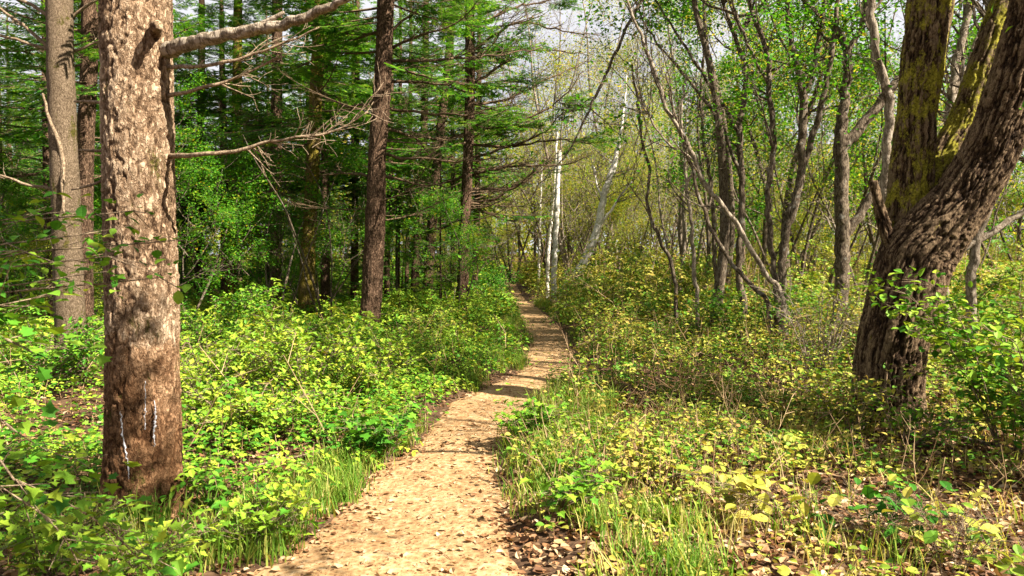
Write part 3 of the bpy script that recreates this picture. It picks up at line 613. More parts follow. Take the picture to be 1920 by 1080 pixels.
# ------------------------------------------------------------------ big mossy tree on the right
D = 6.6
ob = P(1672, 815, D); ob[2] = float(gz(np.array([ob[0]]), np.array([ob[1]]))[0])
oak = thing('mossy_tree', tuple(ob), 'massive dark furrowed tree with yellow-green moss, splitting into thick limbs on the right', 'tree')
def opart(name, pix, mat, ring=.012, sides=120, amp=.022, flare=0, seed=4, label=None):
    pts, rad = trace(pix, D); g = Geo(); r_ = stemtube(g, pts - ob, rad, ring, sides, bark_disp(amp, 'ridge', flare, 4, seed)); part(name, g, M[mat], oak, label=label); return r_
opart('trunk', [(1672, 840, 150), (1668, 790, 138), (1664, 720, 128), (1672, 650, 128), (1688, 590, 132), (1703, 530, 138), (1722, 475, 136, 6.6), (1760, 425, 122, 6.55), (1802, 375, 108, 6.5), (1844, 305, 102, 6.45), (1876, 235, 98, 6.4), (1901, 165, 94, 6.35), (1923, 90, 92, 6.3), (1942, 10, 88, 6.25), (1960, -120, 76, 6.2), (1965, -300, 60, 6.2), (1955, -500, 45, 6.2)], 'bark_oak', ring=.011, sides=180, flare=.07, amp=.026)
pl = opart('limb', [(1690, 560, 90, 6.72), (1698, 470, 84, 6.75), (1702, 400, 80, 6.78), (1708, 330, 79, 6.8), (1714, 265, 76, 6.8), (1720, 200, 72, 6.8), (1728, 130, 74, 6.8), (1736, 60, 78, 6.8), (1744, 0, 84, 6.8), (1750, -80, 78, 6.8), (1755, -250, 60, 6.8), (1750, -500, 40, 6.8)], 'bark_oakmoss', seed=7, label='upright limb thickly covered in yellow-green moss')
opart('limb', [(1705, 470, 74, 6.85), (1738, 375, 84, 6.88), (1776, 305, 82, 6.92), (1812, 240, 76, 6.96), (1838, 170, 71, 7.0), (1860, 100, 68, 7.05), (1882, 30, 65, 7.1), (1908, -50, 58, 7.2), (1950, -200, 44, 7.3)], 'bark_oakmoss', seed=9, label='inner limb rising behind the curved one')
opart('limb', [(1675, 470, 24, 6.6), (1660, 430, 24, 6.6), (1652, 400, 20, 6.6), (1643, 365, 16, 6.6), (1638, 340, 14, 6.6)], 'bark_oak', seed=3, sides=60, label='short broken dead stub on the left side')
gc = Geo(); anc = []
for (px, py, dd_) in ((1957, -440, 6.2), (1750, -440, 6.8), (1750, -380, 6.8), (1955, -490, 6.2), (1750, -490, 6.8), (1950, -195, 7.3)):
    for z in range(3): grow(gc, P(px, py, dd_) - ob, nrm(rng.normal(size=3) * np.array([1, 1, .3]) + [-.15, 0, 1.1]), rng.uniform(1.8, 3.0), .05, 2, [5, 5], 7, .3, .05, anc, 6)
leafclust(gc, anc, 2600, .09, (0, 1), 1, spread=.2, power=1.2, frac=.4); part('crown', gc, [M['twig_dark'], M['canopy']], oak, False)

# ------------------------------------------------------------------ traced broadleaf trees on the right
K = dict(nleaf=2600, lsize=.085, ext=3)
stems('maple_tree', [[(1578, 655, 44), (1577, 600, 32), (1578, 540, 28), (1579, 450, 28), (1578, 380, 27), (1577, 320, 27), (1576, 265, 26), (1578, 225, 22), (1584, 180, 19), (1589, 110, 17), (1578, 70, 14), (1548, 35, 12), (1515, 10, 11), (1495, -40, 9)],
   [(1580, 275, 24), (1598, 258, 22), (1625, 225, 20), (1652, 190, 19), (1684, 150, 17), (1720, 100, 15, 14.5), (1760, 40, 13, 15)], [(1587, 105, 12), (1602, 75, 11), (1615, 50, 11), (1624, 0, 10), (1628, -60, 8)],
   [(1583, 440, 20), (1608, 410, 18), (1632, 370, 17), (1652, 340, 15), (1668, 300, 13), (1690, 230, 10)]], 13.4, 'bark_dec', 'grey-brown forked tree with pale flared foot, left of the massive mossy one', 1578, 655, 'limb', sides=32, twigs=12, tl=1.1, seed=3, **K)
stems('maple_tree', [[(1668, 560, 20), (1663, 470, 19), (1659, 380, 19), (1660, 300, 18), (1667, 230, 18), (1664, 175, 17), (1648, 125, 17), (1638, 75, 16), (1633, 20, 15), (1630, -40, 14)]], 9.5, 'bark_pale', 'pale lichen-spotted stem rising right against the left edge of the mossy tree', 1668, 700, 'limb', sides=28, twigs=7, tl=.8, nleaf=500, lsize=.07, ext=3, seed=8)
stems('maple_tree', [[(1456, 560, 12), (1450, 500, 11), (1442, 430, 11), (1440, 370, 11), (1446, 310, 11), (1450, 260, 11), (1443, 200, 11), (1441, 150, 10), (1437, 95, 10), (1418, 45, 9), (1405, 0, 8), (1395, -50, 7)],
   [(1441, 160, 6), (1420, 120, 6), (1392, 60, 5), (1375, 0, 4)]], 12, 'bark_dec', 'thin dark wavy stem between the two-stemmed tree and the leafy left one', 1456, 640, 'limb', twigs=9, tl=1.0, seed=11, **K)
stems('maple_tree', [[(1472, 560, 15), (1466, 480, 15), (1482, 405, 16), (1500, 340, 16), (1503, 260, 16), (1507, 185, 15), (1493, 120, 12), (1483, 70, 10), (1478, 20, 9), (1470, -40, 7)],
   [(1507, 185, 11), (1525, 125, 10), (1536, 70, 9), (1545, 0, 8), (1552, -60, 6)], [(1460, 550, 13), (1473, 440, 12), (1492, 360, 12), (1514, 285, 12), (1538, 205, 11), (1554, 135, 10), (1568, 40, 9), (1575, -30, 7)]],
   12.6, 'bark_dec', 'two dark stems crossing each other, joined at one foot, left of the grey-brown fork', 1466, 630, 'limb', twigs=9, tl=1.0, seed=14, **K)
stems('maple_tree', [[(1392, 575, 16), (1384, 500, 13), (1390, 420, 13), (1392, 340, 12), (1387, 260, 12), (1393, 200, 11), (1398, 150, 10), (1388, 95, 9), (1368, 40, 7), (1352, -10, 6)],
   [(1386, 250, 8), (1362, 210, 8), (1335, 170, 7), (1305, 120, 6), (1280, 80, 5), (1255, 40, 4)], [(1388, 330, 8), (1365, 270, 7), (1340, 215, 7), (1300, 160, 6), (1262, 115, 5), (1225, 70, 4)], [(1362, 5, 8), (1300, -70, 8), (1245, -80, 8), (1205, -5, 7), (1172, 60, 6), (1140, 130, 6), (1103, 210, 5), (1060, 292, 3)]],
   13.5, 'bark_dec', 'brown tree with two long limbs sweeping left over the bare brush', 1392, 630, 'limb', twigs=12, tl=1.1, seed=17, **K)
stems('leaning_tree', [[(1468, 570, 11), (1440, 520, 10), (1415, 480, 10), (1385, 425, 10), (1355, 385, 9), (1325, 350, 9), (1305, 305, 9), (1288, 260, 9), (1262, 225, 8), (1240, 180, 8), (1222, 120, 7), (1200, 60, 6), (1178, 10, 5), (1160, -40, 4)],
   [(1300, 300, 5), (1275, 285, 5), (1245, 262, 4), (1215, 220, 4), (1190, 160, 3)]], 10.5, 'bark_pale', 'long thin pale stem leaning steeply left through the brush', 1470, 690, 'limb', twigs=12, tl=1.0, nleaf=250, lsize=.06, seed=21, tmat='bark_dec')
stems('leaning_tree', [[(1440, 575, 9), (1415, 540, 9), (1378, 500, 8), (1348, 455, 8), (1328, 415, 8), (1310, 360, 7), (1296, 310, 7), (1280, 265, 6), (1262, 200, 5), (1250, 140, 4)]], 11.2, 'bark_dec', 'dark thin stem leaning left just under the long pale leaning one', 1442, 680, 'limb', twigs=8, tl=.9, nleaf=200, lsize=.06, seed=22)
stems('leaning_tree', [[(1268, 560, 8), (1262, 500, 8), (1240, 455, 7), (1222, 415, 7), (1214, 370, 6), (1218, 320, 6), (1205, 270, 5), (1196, 200, 5), (1186, 120, 4)]], 14, 'bark_dec', 'crooked thin stem with an S bend right of the leaning white birch', 1268, 630, 'limb', twigs=9, tl=1.1, nleaf=200, lsize=.06, seed=23)
stems('leaning_tree', [[(1308, 570, 8), (1302, 500, 8), (1296, 420, 7), (1288, 350, 7), (1284, 300, 6), (1278, 220, 5), (1284, 140, 4)]], 13, 'bark_pale', 'straight pale sapling in the brush, right of the crooked S-bent stem', 1308, 640, 'limb', twigs=9, tl=.9, nleaf=200, lsize=.06, seed=24)
stems('leaning_tree', [[(1345, 560, 9), (1340, 480, 8), (1337, 400, 8), (1328, 320, 7), (1318, 240, 6), (1315, 150, 5), (1322, 60, 4)]], 15, 'bark_dec', 'upright brown sapling behind the thin leaning stems', 1345, 620, 'limb', twigs=10, tl=1.0, nleaf=300, lsize=.06, seed=25)
stems('leaning_tree', [[(985, 360, 3, 15), (1010, 350, 4, 15), (1060, 290, 5, 15), (1095, 225, 6, 15), (1125, 160, 6, 15), (1150, 110, 7, 15), (1180, 50, 7, 15), (1205, -5, 8, 15), (1235, -70, 9, 15)]], 15, 'twig_dark', 'dark straight bare pole slanting across the gap above the path', 985, 600, 'limb', twigs=3, tl=.5, amp=0, lvl=0, cat='sapling') if False else None
stems('maple_tree', [[(1820, 600, 20), (1822, 520, 19), (1832, 450, 18), (1850, 395, 17), (1875, 345, 16), (1905, 285, 15), (1935, 220, 14), (1965, 120, 12)], [(1800, 470, 12), (1835, 452, 14), (1868, 430, 13), (1900, 408, 12), (1940, 385, 11)]], 9.5, 'bark_pale', 'pale slanting tree behind the mossy one at the right edge', 1820, 660, 'limb', sides=24, twigs=9, tl=.9, nleaf=900, lsize=.07, ext=3, seed=31)
stems('maple_tree', [[(1772, 600, 17), (1770, 500, 16), (1775, 300, 16), (1782, 200, 15), (1790, 130, 15), (1802, 80, 14), (1815, 20, 13), (1822, -60, 11)], [(1785, 180, 9), (1810, 130, 8), (1838, 60, 7), (1850, 0, 6)]], 13, 'bark_pale', 'pale trunk glimpsed between the limbs of the mossy tree', 1772, 640, 'limb', sides=24, twigs=10, tl=1, nleaf=900, lsize=.075, ext=3, seed=33)

# ------------------------------------------------------------------ background trees
def proto_decid(seed, H, r, nst, mat, tmat, cl, nleaf, lsize, lvl=3, kids=(5, 5, 4), lean=.12, fine=1.0, ulo=.28, frac=.4):
    global rng
    keep = rng; rng = np.random.default_rng(seed); gt = Geo(); gc = Geo(); anc = []
    for s in range(nst):
        a = rng.uniform(0, 6.28); p0 = np.array([math.cos(a) * .12 * (nst > 1), math.sin(a) * .12 * (nst > 1), -.1]); n = 9
        d = nrm(np.array([math.cos(a) * lean * nst ** .7, math.sin(a) * lean * nst ** .7, 1])); pts = [p0]
        for k in range(n): d = nrm(d + rng.normal(size=3) * .10 + [0, 0, .05]); pts.append(pts[-1] + d * H / n)
        pts = np.array(pts); rad = np.linspace(r, r * .18, n + 1) * (1 if s == 0 else .7); c = catmull(np.hstack([pts, rad[:, None]]), 40)
        tube(gt, c[:, :3], c[:, 3], 12, disp=bark_disp(.006, 'ridge', .03, 4, s + 1))
        for k in range(int(15 / nst ** .5)):
            u = rng.uniform(ulo, .98); i = int(u * 39); a2 = rng.uniform(0, 6.28)
            dd = nrm(np.array([math.cos(a2), math.sin(a2), rng.uniform(.3, 1.4)]))
            grow(gc, c[i, :3], dd, H * .30 * (1.15 - .6 * u) * rng.uniform(.6, 1.2), max(c[i, 3] * .5, .008), lvl - 1, list(kids), 6, .3, .06, anc, 5)
    if nleaf: leafclust(gc, anc, nleaf, lsize, (0, 1), 1, spread=.16, power=1.2, frac=frac)
    rng = keep
    return gt.mesh('trunk', M[mat], True), gc.mesh('crown', [M[tmat], M[cl]], False)
DEC = [proto_decid(60, 9.5, .085, 1, 'bark_dec', 'bark_dec', 'canopy', 8500, .11), proto_decid(61, 10.5, .09, 2, 'bark_dec', 'bark_dec', 'canopy', 9000, .11), proto_decid(62, 8.5, .065, 3, 'bark_dec', 'bark_dec', 'canopy', 7000, .105)]
BARE = [proto_decid(70, 9.0, .055, 3, 'bark_dec', 'bark_pale', 'olive', 4200, .07), proto_decid(71, 10.5, .07, 2, 'bark_pale', 'bark_pale', 'olive', 3800, .07, kids=(6, 6, 4)), proto_decid(72, 7.5, .045, 4, 'bark_dec', 'bark_pale', 'olive', 4500, .07)]
SHADE = [proto_decid(90, 9.0, .11, 1, 'bark_dec', 'bark_dec', 'canopy', 2600, .09, ulo=.5, frac=.3), proto_decid(91, 9.5, .11, 1, 'bark_dec', 'bark_dec', 'canopy', 2200, .09, ulo=.6, frac=.3), proto_decid(92, 8.8, .10, 1, 'bark_dec', 'bark_dec', 'canopy', 4600, .11, ulo=.5, frac=.6), proto_decid(93, 9.0, .09, 2, 'bark_dec', 'bark_dec', 'canopy', 500, .10, ulo=.3, frac=.3, kids=(6, 5, 4))]
OLV = [proto_decid(75, 6.5, .05, 4, 'bark_dec', 'bark_dec', 'olive', 7000, .08), proto_decid(76, 8.5, .08, 3, 'bark_dec', 'bark_dec', 'olive', 6500, .085)]
gt = Geo(); tube(gt, catmull(np.array([[0, 0, -.1], [.03, 0, 4], [0, .04, 8], [0, 0, 13.5]]), 60), np.linspace(.15, .025, 60), 14, disp=bark_disp(.012, 'ridge', .04, 5, 3)); CTR = [gt.mesh('trunk', M['bark_con'], True)]
gt = Geo(); tube(gt, catmull(np.array([[0, 0, -.1], [.03, 0, 2], [0, .02, 4], [0, 0, 6.6]]), 40), np.linspace(.06, .012, 40), 10, disp=bark_disp(.006, 'ridge', .02, 5, 4)); CTR.append(gt.mesh('trunk', M['bark_con'], True))
placed = []
def plant(name, meshes, x, y, label, group, sc=1.0):
    z = float(gz(np.array([x]), np.array([y]))[0]) - .03
    o_ = thing(name, (x, y, z), label, 'tree', group); o_.rotation_euler[2] = random.uniform(0, 6.28); o_.scale = (sc, sc, sc * random.uniform(.92, 1.1))
    for nm, me, zo in meshes:
        c = link(nm, me, o_); c.location = (0, 0, zo); c.rotation_euler[2] = random.uniform(0, 6.28) if nm != 'trunk' else 0
    placed.append((x, y)); return o_
def spot(x0, x1, y0, y1, mind=1.2):
    for k in range(60):
        y = random.uniform(y0, y1); x = random.uniform(x0, x1) * y
        if .03 < x / y < .20 and y < 31: continue
        if all((x - a) ** 2 + (y - b) ** 2 > mind ** 2 for a, b in placed):
            l, r = pedge(np.array([y]))
            if y > 40 or x < l[0] - 1.2 or x > r[0] + 1.2: return x, y
    return None
# x as a fraction of distance: frame edges are about +-0.69
for k in range(30):
    s = spot(-.80, -.06, 20, 48, 1.6)
    if s: f_ = random.choice((0, 1, 2, 4)); plant('conifer_tree', [('trunk', CTR[0], 0), ('branches', WHORLS[k % 3], 0), ('crown', FIRS[f_], random.uniform(-1.0, 1.2))], *s, 'one of many dark slender conifers deep in the shaded wood left of the path', 'conifers deep in the left wood')
for k in range(60):
    s = spot(-.85, -.05, 14, 44, 1.1)
    if s: t_, c_ = random.choice(DEC + [DEC[2], OLV[0]]); plant('young_broadleaf', [('trunk', t_, 0), ('crown', c_, 0)], *s, 'one of the small leafy green understorey trees between the left conifers', 'leafy understorey trees in the left wood', random.uniform(.3, .55))
for k in range(6):
    s = spot(-.80, -.07, 18, 36, 1.3)
    if s: plant('young_fir', [('trunk', CTR[1], 0), ('crown', FIRS[3], 0)], *s, 'one of the bushy young firs filling gaps deep in the left wood', 'young firs in the left wood', random.uniform(.6, 1.15))
for k in range(30):
    s = spot(-1.0, -.05, 30, 60, 2.0)
    if s: t_, c_ = random.choice(DEC); plant('broadleaf_tree', [('trunk', t_, 0), ('crown', c_, 0)], *s, 'one of the sunlit broadleaf trees beyond the conifers of the left wood', 'broadleaf trees beyond the left conifers', random.uniform(.8, 1.2))
for k in range(26):
    s = spot(.02, .26, 24, 50, 1.5)
    if s: t_, c_ = random.choice(BARE); plant('bare_tree', [('trunk', t_, 0), ('crown', c_, 0)], *s, 'one of the pale nearly bare twiggy trees around and behind the leaning birch', 'pale twiggy trees behind the birch', random.uniform(.9, 1.35))
for k in range(15):
    s = spot(.22, .85, 15, 32, 1.8)
    if s: t_, c_ = random.choice(DEC + BARE[:1]); plant('broadleaf_tree', [('trunk', t_, 0), ('crown', c_, 0)], *s, 'one of the thin-stemmed leafy trees crowding the sunny wood on the right', 'thin leafy trees in the right wood', random.uniform(.7, 1.0))
for k in range(15):
    s = spot(.25, .9, 28, 52, 2.2)
    if s: t_, c_ = random.choice(BARE + DEC[:2]); plant('broadleaf_tree', [('trunk', t_, 0), ('crown', c_, 0)], *s, 'one of the hazy thin trees far back in the right wood', 'far thin trees in the right wood', random.uniform(.8, 1.15))
for k in range(60):
    s = spot(-.06, .85, 20, 60, 1.4)
    if s: t_, c_ = random.choice(OLV); plant('bushy_tree', [('trunk', t_, 0), ('crown', c_, 0)], *s, 'one of the low olive-yellow bushy trees at the far end of the path', 'low olive bushy trees at the far end', random.uniform(.35, .9))
# unseen trees added outside the frame on the right to shade path and left trunk
for (x, y, sc, q) in ((4.9, 4.2, .8, 3), (6.1, 7.9, 1.0, 1), (9.6, 8.6, .9, 3), (7.3, 9.3, 1.0, 3), (7.9, 9.0, .9, 0), (3.1, .5, .78, 2), (6.7, 8.3, .9, 3)):
    t_, c_ = SHADE[q]; plant('broadleaf_tree', [('trunk', t_, 0), ('crown', c_, 0)], x, y, 'one of the unseen trees added beyond the right edge to cast shade', 'shade trees added past the right edge', sc)
for (x, y, q, sc) in ((3.7, 13.6, 0, 1.0), (6.0, 21, 0, 1.15), (6.4, 17, 0, 1.05), (8.2, 14.5, 1, 1.05)):
    t_, c_ = SHADE[q]; plant('broadleaf_tree', [('trunk', t_, 0), ('crown', c_, 0)], x, y, 'one of the leafy trees whose green crowns close over the path', 'leafy trees arching over the path', sc)
for (x, y, q, sc) in ((3.0, 35, 1, 1.5), (4.6, 37, 0, 1.6), (2.1, 41, 1, 1.6), (1.3, 46, 0, 1.8), (4.0, 43, 2, 1.9), (6.2, 40, 1, 1.6), (.2, 50, 2, 2.0)):
    t_, c_ = BARE[q]; plant('bare_tree', [('trunk', t_, 0), ('crown', c_, 0)], x, y, 'one of the tall fine-twigged trees whose pale crowns fill the gap over the path', 'tall fine-twigged trees at the end of the path', sc)
# far woods closing the view: leaf masses on a wide arc
gf = Geo(); n = 70
for k in range(n):
    a = -1.0 + 2.0 * k / n + rng.normal() * .01; R_ = rng.uniform(62, 95); c = np.array([math.sin(a) * R_, math.cos(a) * R_, 0]); c[2] = float(gz(c[:1], c[1:2])[0]); hh = rng.uniform(7, 15); m = 1500
    b = c + np.stack([rng.normal(size=m) * 2.2, rng.normal(size=m) * 2.2, hh * rng.uniform(0, 1, m) ** .9], 1)
    tn0 = rng.uniform(0, .5); leaves(gf, b, rdir(m, .5), nrm(rdir(m) + [0, 0, .7]), rng.uniform(.25, .55, m), np.clip(tn0 + .5 * rng.uniform(0, 1, m), 0, 1))
stuff('far_woods', gf, M['olive'], 'hazy mass of olive-green woods closing the view at the far end')
# ------------------------------------------------------------------ undergrowth
def plants(g, gs, X, Y, H, nl, lsize, kind, tone, power, bush=.18, droop=.25, stem_r=.003, tilt=.35, lmat=0):
    """herbs: each plant is a leaning stem with leaves at nodes; arrays per plant"""
    n = len(X)
    if n == 0: return
    Z = gz(X, Y); H = H * rng.uniform(.55, 1.25, n) * np.clip(.85 + .8 * vnoise(np.stack([X * .8, Y * .8, 0 * X], 1), 51), .3, 1.6); az = rng.uniform(0, 6.28, n); ln = rng.uniform(0, tilt, n) * H
    top = np.stack([X + np.cos(az) * ln, Y + np.sin(az) * ln, Z + H], 1); bot = np.stack([X, Y, Z - .02], 1)
    midp = (top + bot) / 2 + np.stack([np.cos(az), np.sin(az), 0 * az], 1) * (-.12 * H)[:, None]
    # stems (3 sided)
    if gs is not None:
        ang = np.array([0, 2.09, 4.19]); off = np.stack([np.cos(ang), np.sin(ang), 0 * ang], 1)
        v = np.concatenate([p_[:, None] + off[None] * r_ for p_, r_ in ((bot, stem_r * 1.3), (midp, stem_r), (top, stem_r * .4))], 1)
        f = np.array([[0, 1, 4, 3], [1, 2, 5, 4], [2, 0, 3, 5], [3, 4, 7, 6], [4, 5, 8, 7], [5, 3, 6, 8]])
        gs.add(v.reshape(-1, 3), (np.arange(n)[:, None, None] * 9 + f[None]).reshape(-1, 4), np.repeat(rng.uniform(0, 1, n), 9))
    idx = np.repeat(np.arange(n), nl); m = len(idx); u = rng.uniform(.15, 1.0, m) ** .6
    b = (bot[idx] * ((1 - u) ** 2)[:, None] + midp[idx] * (2 * u * (1 - u))[:, None] + top[idx] * (u ** 2)[:, None])
    a2 = rng.uniform(0, 6.28, m); rr = rng.uniform(0.0, 1.0, m) * bush * (1.3 - .5 * u)
    d = np.stack([np.cos(a2), np.sin(a2), rng.uniform(-droop, .3, m)], 1)
    b = b + d * rr[:, None]; b[:, 2] = np.maximum(b[:, 2], Z[idx] + .012)
    no = nrm(np.array([0, 0, 1.]) + rng.normal(size=(m, 3)) * .35)
    pt = rng.uniform(0, 1, n)
    tn = tone[0] + (tone[1] - tone[0]) * np.clip(.5 * pt[idx] + .5 * rng.uniform(0, 1, m), 0, 1) ** power
    leaves(g, b, d, no, lsize * rng.uniform(.55, 1.3, m), tn, kind, rng.uniform(.8, 1.25, m), lmat)
c2x = b2[0] / b2[1]
def scatter(x0, x1, y0, y1, dens, side, gap=.05, clump=.0):
    """random points in view wedge x in [x0,x1]*... on one side of the path"""
    n = int((x1 - x0) * (y1 - y0) * dens); X = rng.uniform(x0, x1, n); Y = rng.uniform(y0, y1, n)
    keep = (abs(X) < .80 * Y + 1.3); d = pdist(X, Y); keep &= d > gap + .06 * rng.normal(size=n)
    l, r = pedge(Y); mid = (l + r) / 2; keep &= (X < mid) if side < 0 else (X > mid)
    if clump:
        c = vnoise(np.stack([X * .9, Y * .9, 0 * X], 1), 31); keep &= c > rng.uniform(-1, 1, n) * clump - .25
    keep &= ~((abs(X / Y - bp[0] / bp[1]) < .10) & (Y < bp[1]) & (Y > 3.2) & (rng.uniform(size=n) < .75)) & ~((abs(X / Y - c2x) < .05) & (Y > 5.5) & (Y < 9.2) & (rng.uniform(size=n) < .45))
    keep &= ((X - bp[0]) ** 2 + (Y - bp[1]) ** 2 > .3 ** 2) & ((X - ob[0]) ** 2 + (Y - ob[1]) ** 2 > .42 ** 2)
    return X[keep], Y[keep]
gl, gs = Geo(), Geo()
X, Y = scatter(-9, 0, 2.9, 4.2, 50, -1, .32, 1.0); plants(gl, gs, X, Y, .13, 14, .045, 'lobed', (0, .8), 1.0, .13)
X, Y = scatter(-9, 0, 3.9, 6.5, 50, -1, .18, 1.0); plants(gl, gs, X, Y, .26, 26, .043, 'lobed', (0, .95), 1.0, .16)
X, Y = scatter(-12, 1, 6.0, 10, 50, -1, .04, 1.0); plants(gl, gs, X, Y, .28, 28, .046, 'oval', (0, 1), 1.0, .18)
X, Y = scatter(-16, 1, 10, 17, 30, -1, .12, .8); plants(gl, gs, X, Y, .30, 26, .060, 'quad', (0, 1), 1.0, .2)
X, Y = scatter(-26, 1, 17, 32, 9, -1, .15, .9); plants(gl, gs, X, Y, .55, 36, .10, 'quad', (0, 1), 1.0, .35)
X, Y = scatter(-40, 1, 32, 55, 3, -1, .3); plants(gl, None, X, Y, 1.4, 50, .17, 'quad', (0, 1), 1.2, .6)
stuff('undergrowth', gl, M['herb'], 'lush bright green leafy undergrowth covering the ground left of the path')
gl2 = Geo()
X, Y = scatter(0, 7, 2.9, 5.5, 16, 1, .15, .9); plants(gl2, gs, X, Y, .16, 12, .046, 'oval', (.1, 1), .9, .13)
X, Y = scatter(0, 9, 4.6, 7.5, 40, 1, .12, .8); plants(gl2, gs, X, Y, .36, 18, .042, 'oval', (.0, 1), 1.25, .16)
X, Y = scatter(0, 14, 7.0, 12, 38, 1, .12, 1.1); plants(gl2, gs, X, Y, .55, 22, .055, 'quad', (0, 1), 1.3, .2)
X, Y = scatter(0, 22, 12, 20, 20, 1, .2, .9); plants(gl2, gs, X, Y, .70, 30, .075, 'quad', (0, 1), 1.3, .3)
X, Y = scatter(0, 32, 20, 34, 7, 1, .3, .9); plants(gl2, gs, X, Y, .95, 44, .10, 'quad', (0, 1), .85, .45)
X, Y = scatter(0, 46, 34, 55, 3, 1, .3); plants(gl2, None, X, Y, 1.6, 50, .17, 'quad', (0, 1), .9, .6)
stuff('undergrowth', gl2, M['herb_y'], 'yellowing leafy undergrowth tangled with dry stems right of the path')
def sprays(g, gs, X, Y, H, nf, FL, ls, kind, tone, npair=6, power=1.0):
    """arching leafy sprays: a stem, fronds bending over, leaves in pairs hanging along each frond"""
    n = len(X); Z = gz(X, Y); H = H * rng.uniform(.5, 1.25, n) * np.clip(.85 + .8 * vnoise(np.stack([X * .8, Y * .8, 0 * X], 1), 51), .35, 1.6)
    i = np.repeat(np.arange(n), nf); m = len(i); az = rng.uniform(0, 6.28, m); L = FL * rng.uniform(.6, 1.3, m); u0 = rng.uniform(.35, 1, m)
    dr = np.stack([np.cos(az), np.sin(az), 0 * az], 1); b = np.stack([X[i], Y[i], Z[i] + H[i] * u0], 1); rise = rng.uniform(.1, .7, m)
    def cur(u): return b + dr * (L * u)[:, None] + np.array([0, 0, 1.]) * (L * (rise * u - .75 * u ** 2))[:, None]
    ang = np.array([0, 2.09, 4.19]); off = np.stack([np.cos(ang), np.sin(ang), 0 * ang], 1) * .0022
    v = np.concatenate([cur(np.full(m, u))[:, None] + off[None] * (1.1 - u) for u in (0, .5, 1.)], 1); f = np.array([[0, 1, 4, 3], [1, 2, 5, 4], [2, 0, 3, 5], [3, 4, 7, 6], [4, 5, 8, 7], [5, 3, 6, 8]])
    gs.add(v.reshape(-1, 3), (np.arange(m)[:, None, None] * 9 + f[None]).reshape(-1, 4), np.repeat(rng.uniform(0, .8, m), 9))
    bot = np.stack([X, Y, Z - .02], 1); top = np.stack([X, Y, Z + H], 1); v = np.stack([bot, bot + [.008, 0, 0], top + [.003, 0, 0], top], 1); gs.add(v.reshape(-1, 3), np.arange(n)[:, None] * 4 + np.arange(4)[None], np.repeat(rng.uniform(0, .8, n), 4))
    pt = rng.uniform(0, 1, n)[i]
    for k in range(npair):
        for sd in (-1, 1, 0) if k == npair - 1 else (-1, 1):
            u = np.full(m, (k + 1.2) / (npair + .2)) + rng.normal(size=m) * .03; c = cur(u); perp = np.stack([-dr[:, 1], dr[:, 0], 0 * az], 1) * sd
            d = nrm(dr * (.6 if sd else 1) + perp + np.array([0, 0, -.35]) + rng.normal(size=(m, 3)) * .22); no = nrm(np.array([0, 0, 1.]) + dr * (.5 * u)[:, None] + rng.normal(size=(m, 3)) * .22)
            c[:, 2] = np.maximum(c[:, 2], Z[i] + .015)
            leaves(g, c, d, no, ls * rng.uniform(.7, 1.3, m) * (1.15 - .4 * abs(k / npair - .5)), tone[0] + (tone[1] - tone[0]) * np.clip(.6 * pt + .4 * rng.uniform(0, 1, m), 0, 1) ** power, kind, .9)
gsp = Geo()
X, Y = scatter(-9, 0, 3.9, 7, 14, -1, .2, .8); k_ = (X / Y > -.42); X, Y = X[k_], Y[k_]; sprays(gsp, gs, X, Y, .34, 4, .28, .044, 'oval', (.25, 1), 6)
X, Y = scatter(-12, 1, 7, 12, 15, -1, .2, .9); k_ = (X / Y > -.45); X, Y = X[k_], Y[k_]; sprays(gsp, gs, X, Y, .32, 5, .34, .052, 'quad', (.25, 1), 6)
X, Y = scatter(-20, 1, 12, 22, 5, -1, .3, 1.0); sprays(gsp, gs, X, Y, .65, 7, .5, .08, 'quad', (.2, 1), 6)
stuff('bramble_undergrowth', gsp, M['herb'], 'arching sprays of yellow-green leaves rising above the low undergrowth')
gsp = Geo()
X, Y = scatter(0, 9, 5.0, 8, 9, 1, .2, .9); sprays(gsp, gs, X, Y, .40, 4, .30, .048, 'oval', (0, 1), 5)
X, Y = scatter(0, 14, 8, 14, 9, 1, .2, .9); sprays(gsp, gs, X, Y, .60, 5, .40, .055, 'quad', (0, .9), 6)
X, Y = scatter(0, 24, 14, 26, 4, 1, .3, .9); sprays(gsp, gs, X, Y, 1.3, 8, .6, .09, 'quad', (0, .9), 6)
stuff('bramble_undergrowth', gsp, M['herb_y'], 'arching yellowing leafy sprays among the dry stems right of the path')
# dry twiggy stems
def drystems(g, X, Y, H, r=.0035, k=3):
    n = len(X); Z = gz(X, Y)
    for q in range(n):
        h = H * rng.uniform(.5, 1.3); d = nrm(np.array([rng.normal() * .45, rng.normal() * .45, 1])); p0 = np.array([X[q], Y[q], Z[q]]); p1 = p0 + d * h * .5; p2 = p1 + nrm(d + rng.normal(size=3) * .3) * h * .5
        tn = rng.uniform(.3, 1); tube(g, [p0, p1, p2], [r, r * .8, r * .4], 3, tn)
        for z in range(k):
            b = p1 + (p2 - p1) * rng.uniform(-.4, .9); tube(g, [b, b + nrm(d + rng.normal(size=3) * .8) * h * rng.uniform(.15, .4)], [r * .6, r * .25], 3, tn)
X, Y = scatter(0, 8, 4.3, 8, 26, 1, .1, .9); drystems(gs, X, Y, .42)
X, Y = scatter(0, 12, 8, 14, 13, 1, .1, .9); drystems(gs, X, Y, .75, .005)
X, Y = scatter(0, 20, 14, 24, 3.0, 1, .2, .9); drystems(gs, X, Y, 1.6, .009, 5)
X, Y = scatter(-12, 0, 5, 14, 3.5, -1, .3, .9); drystems(gs, X, Y, .75, .005)
stuff('dry_weeds', gs, M['stem'], 'thin dry tan stems standing all through the undergrowth')
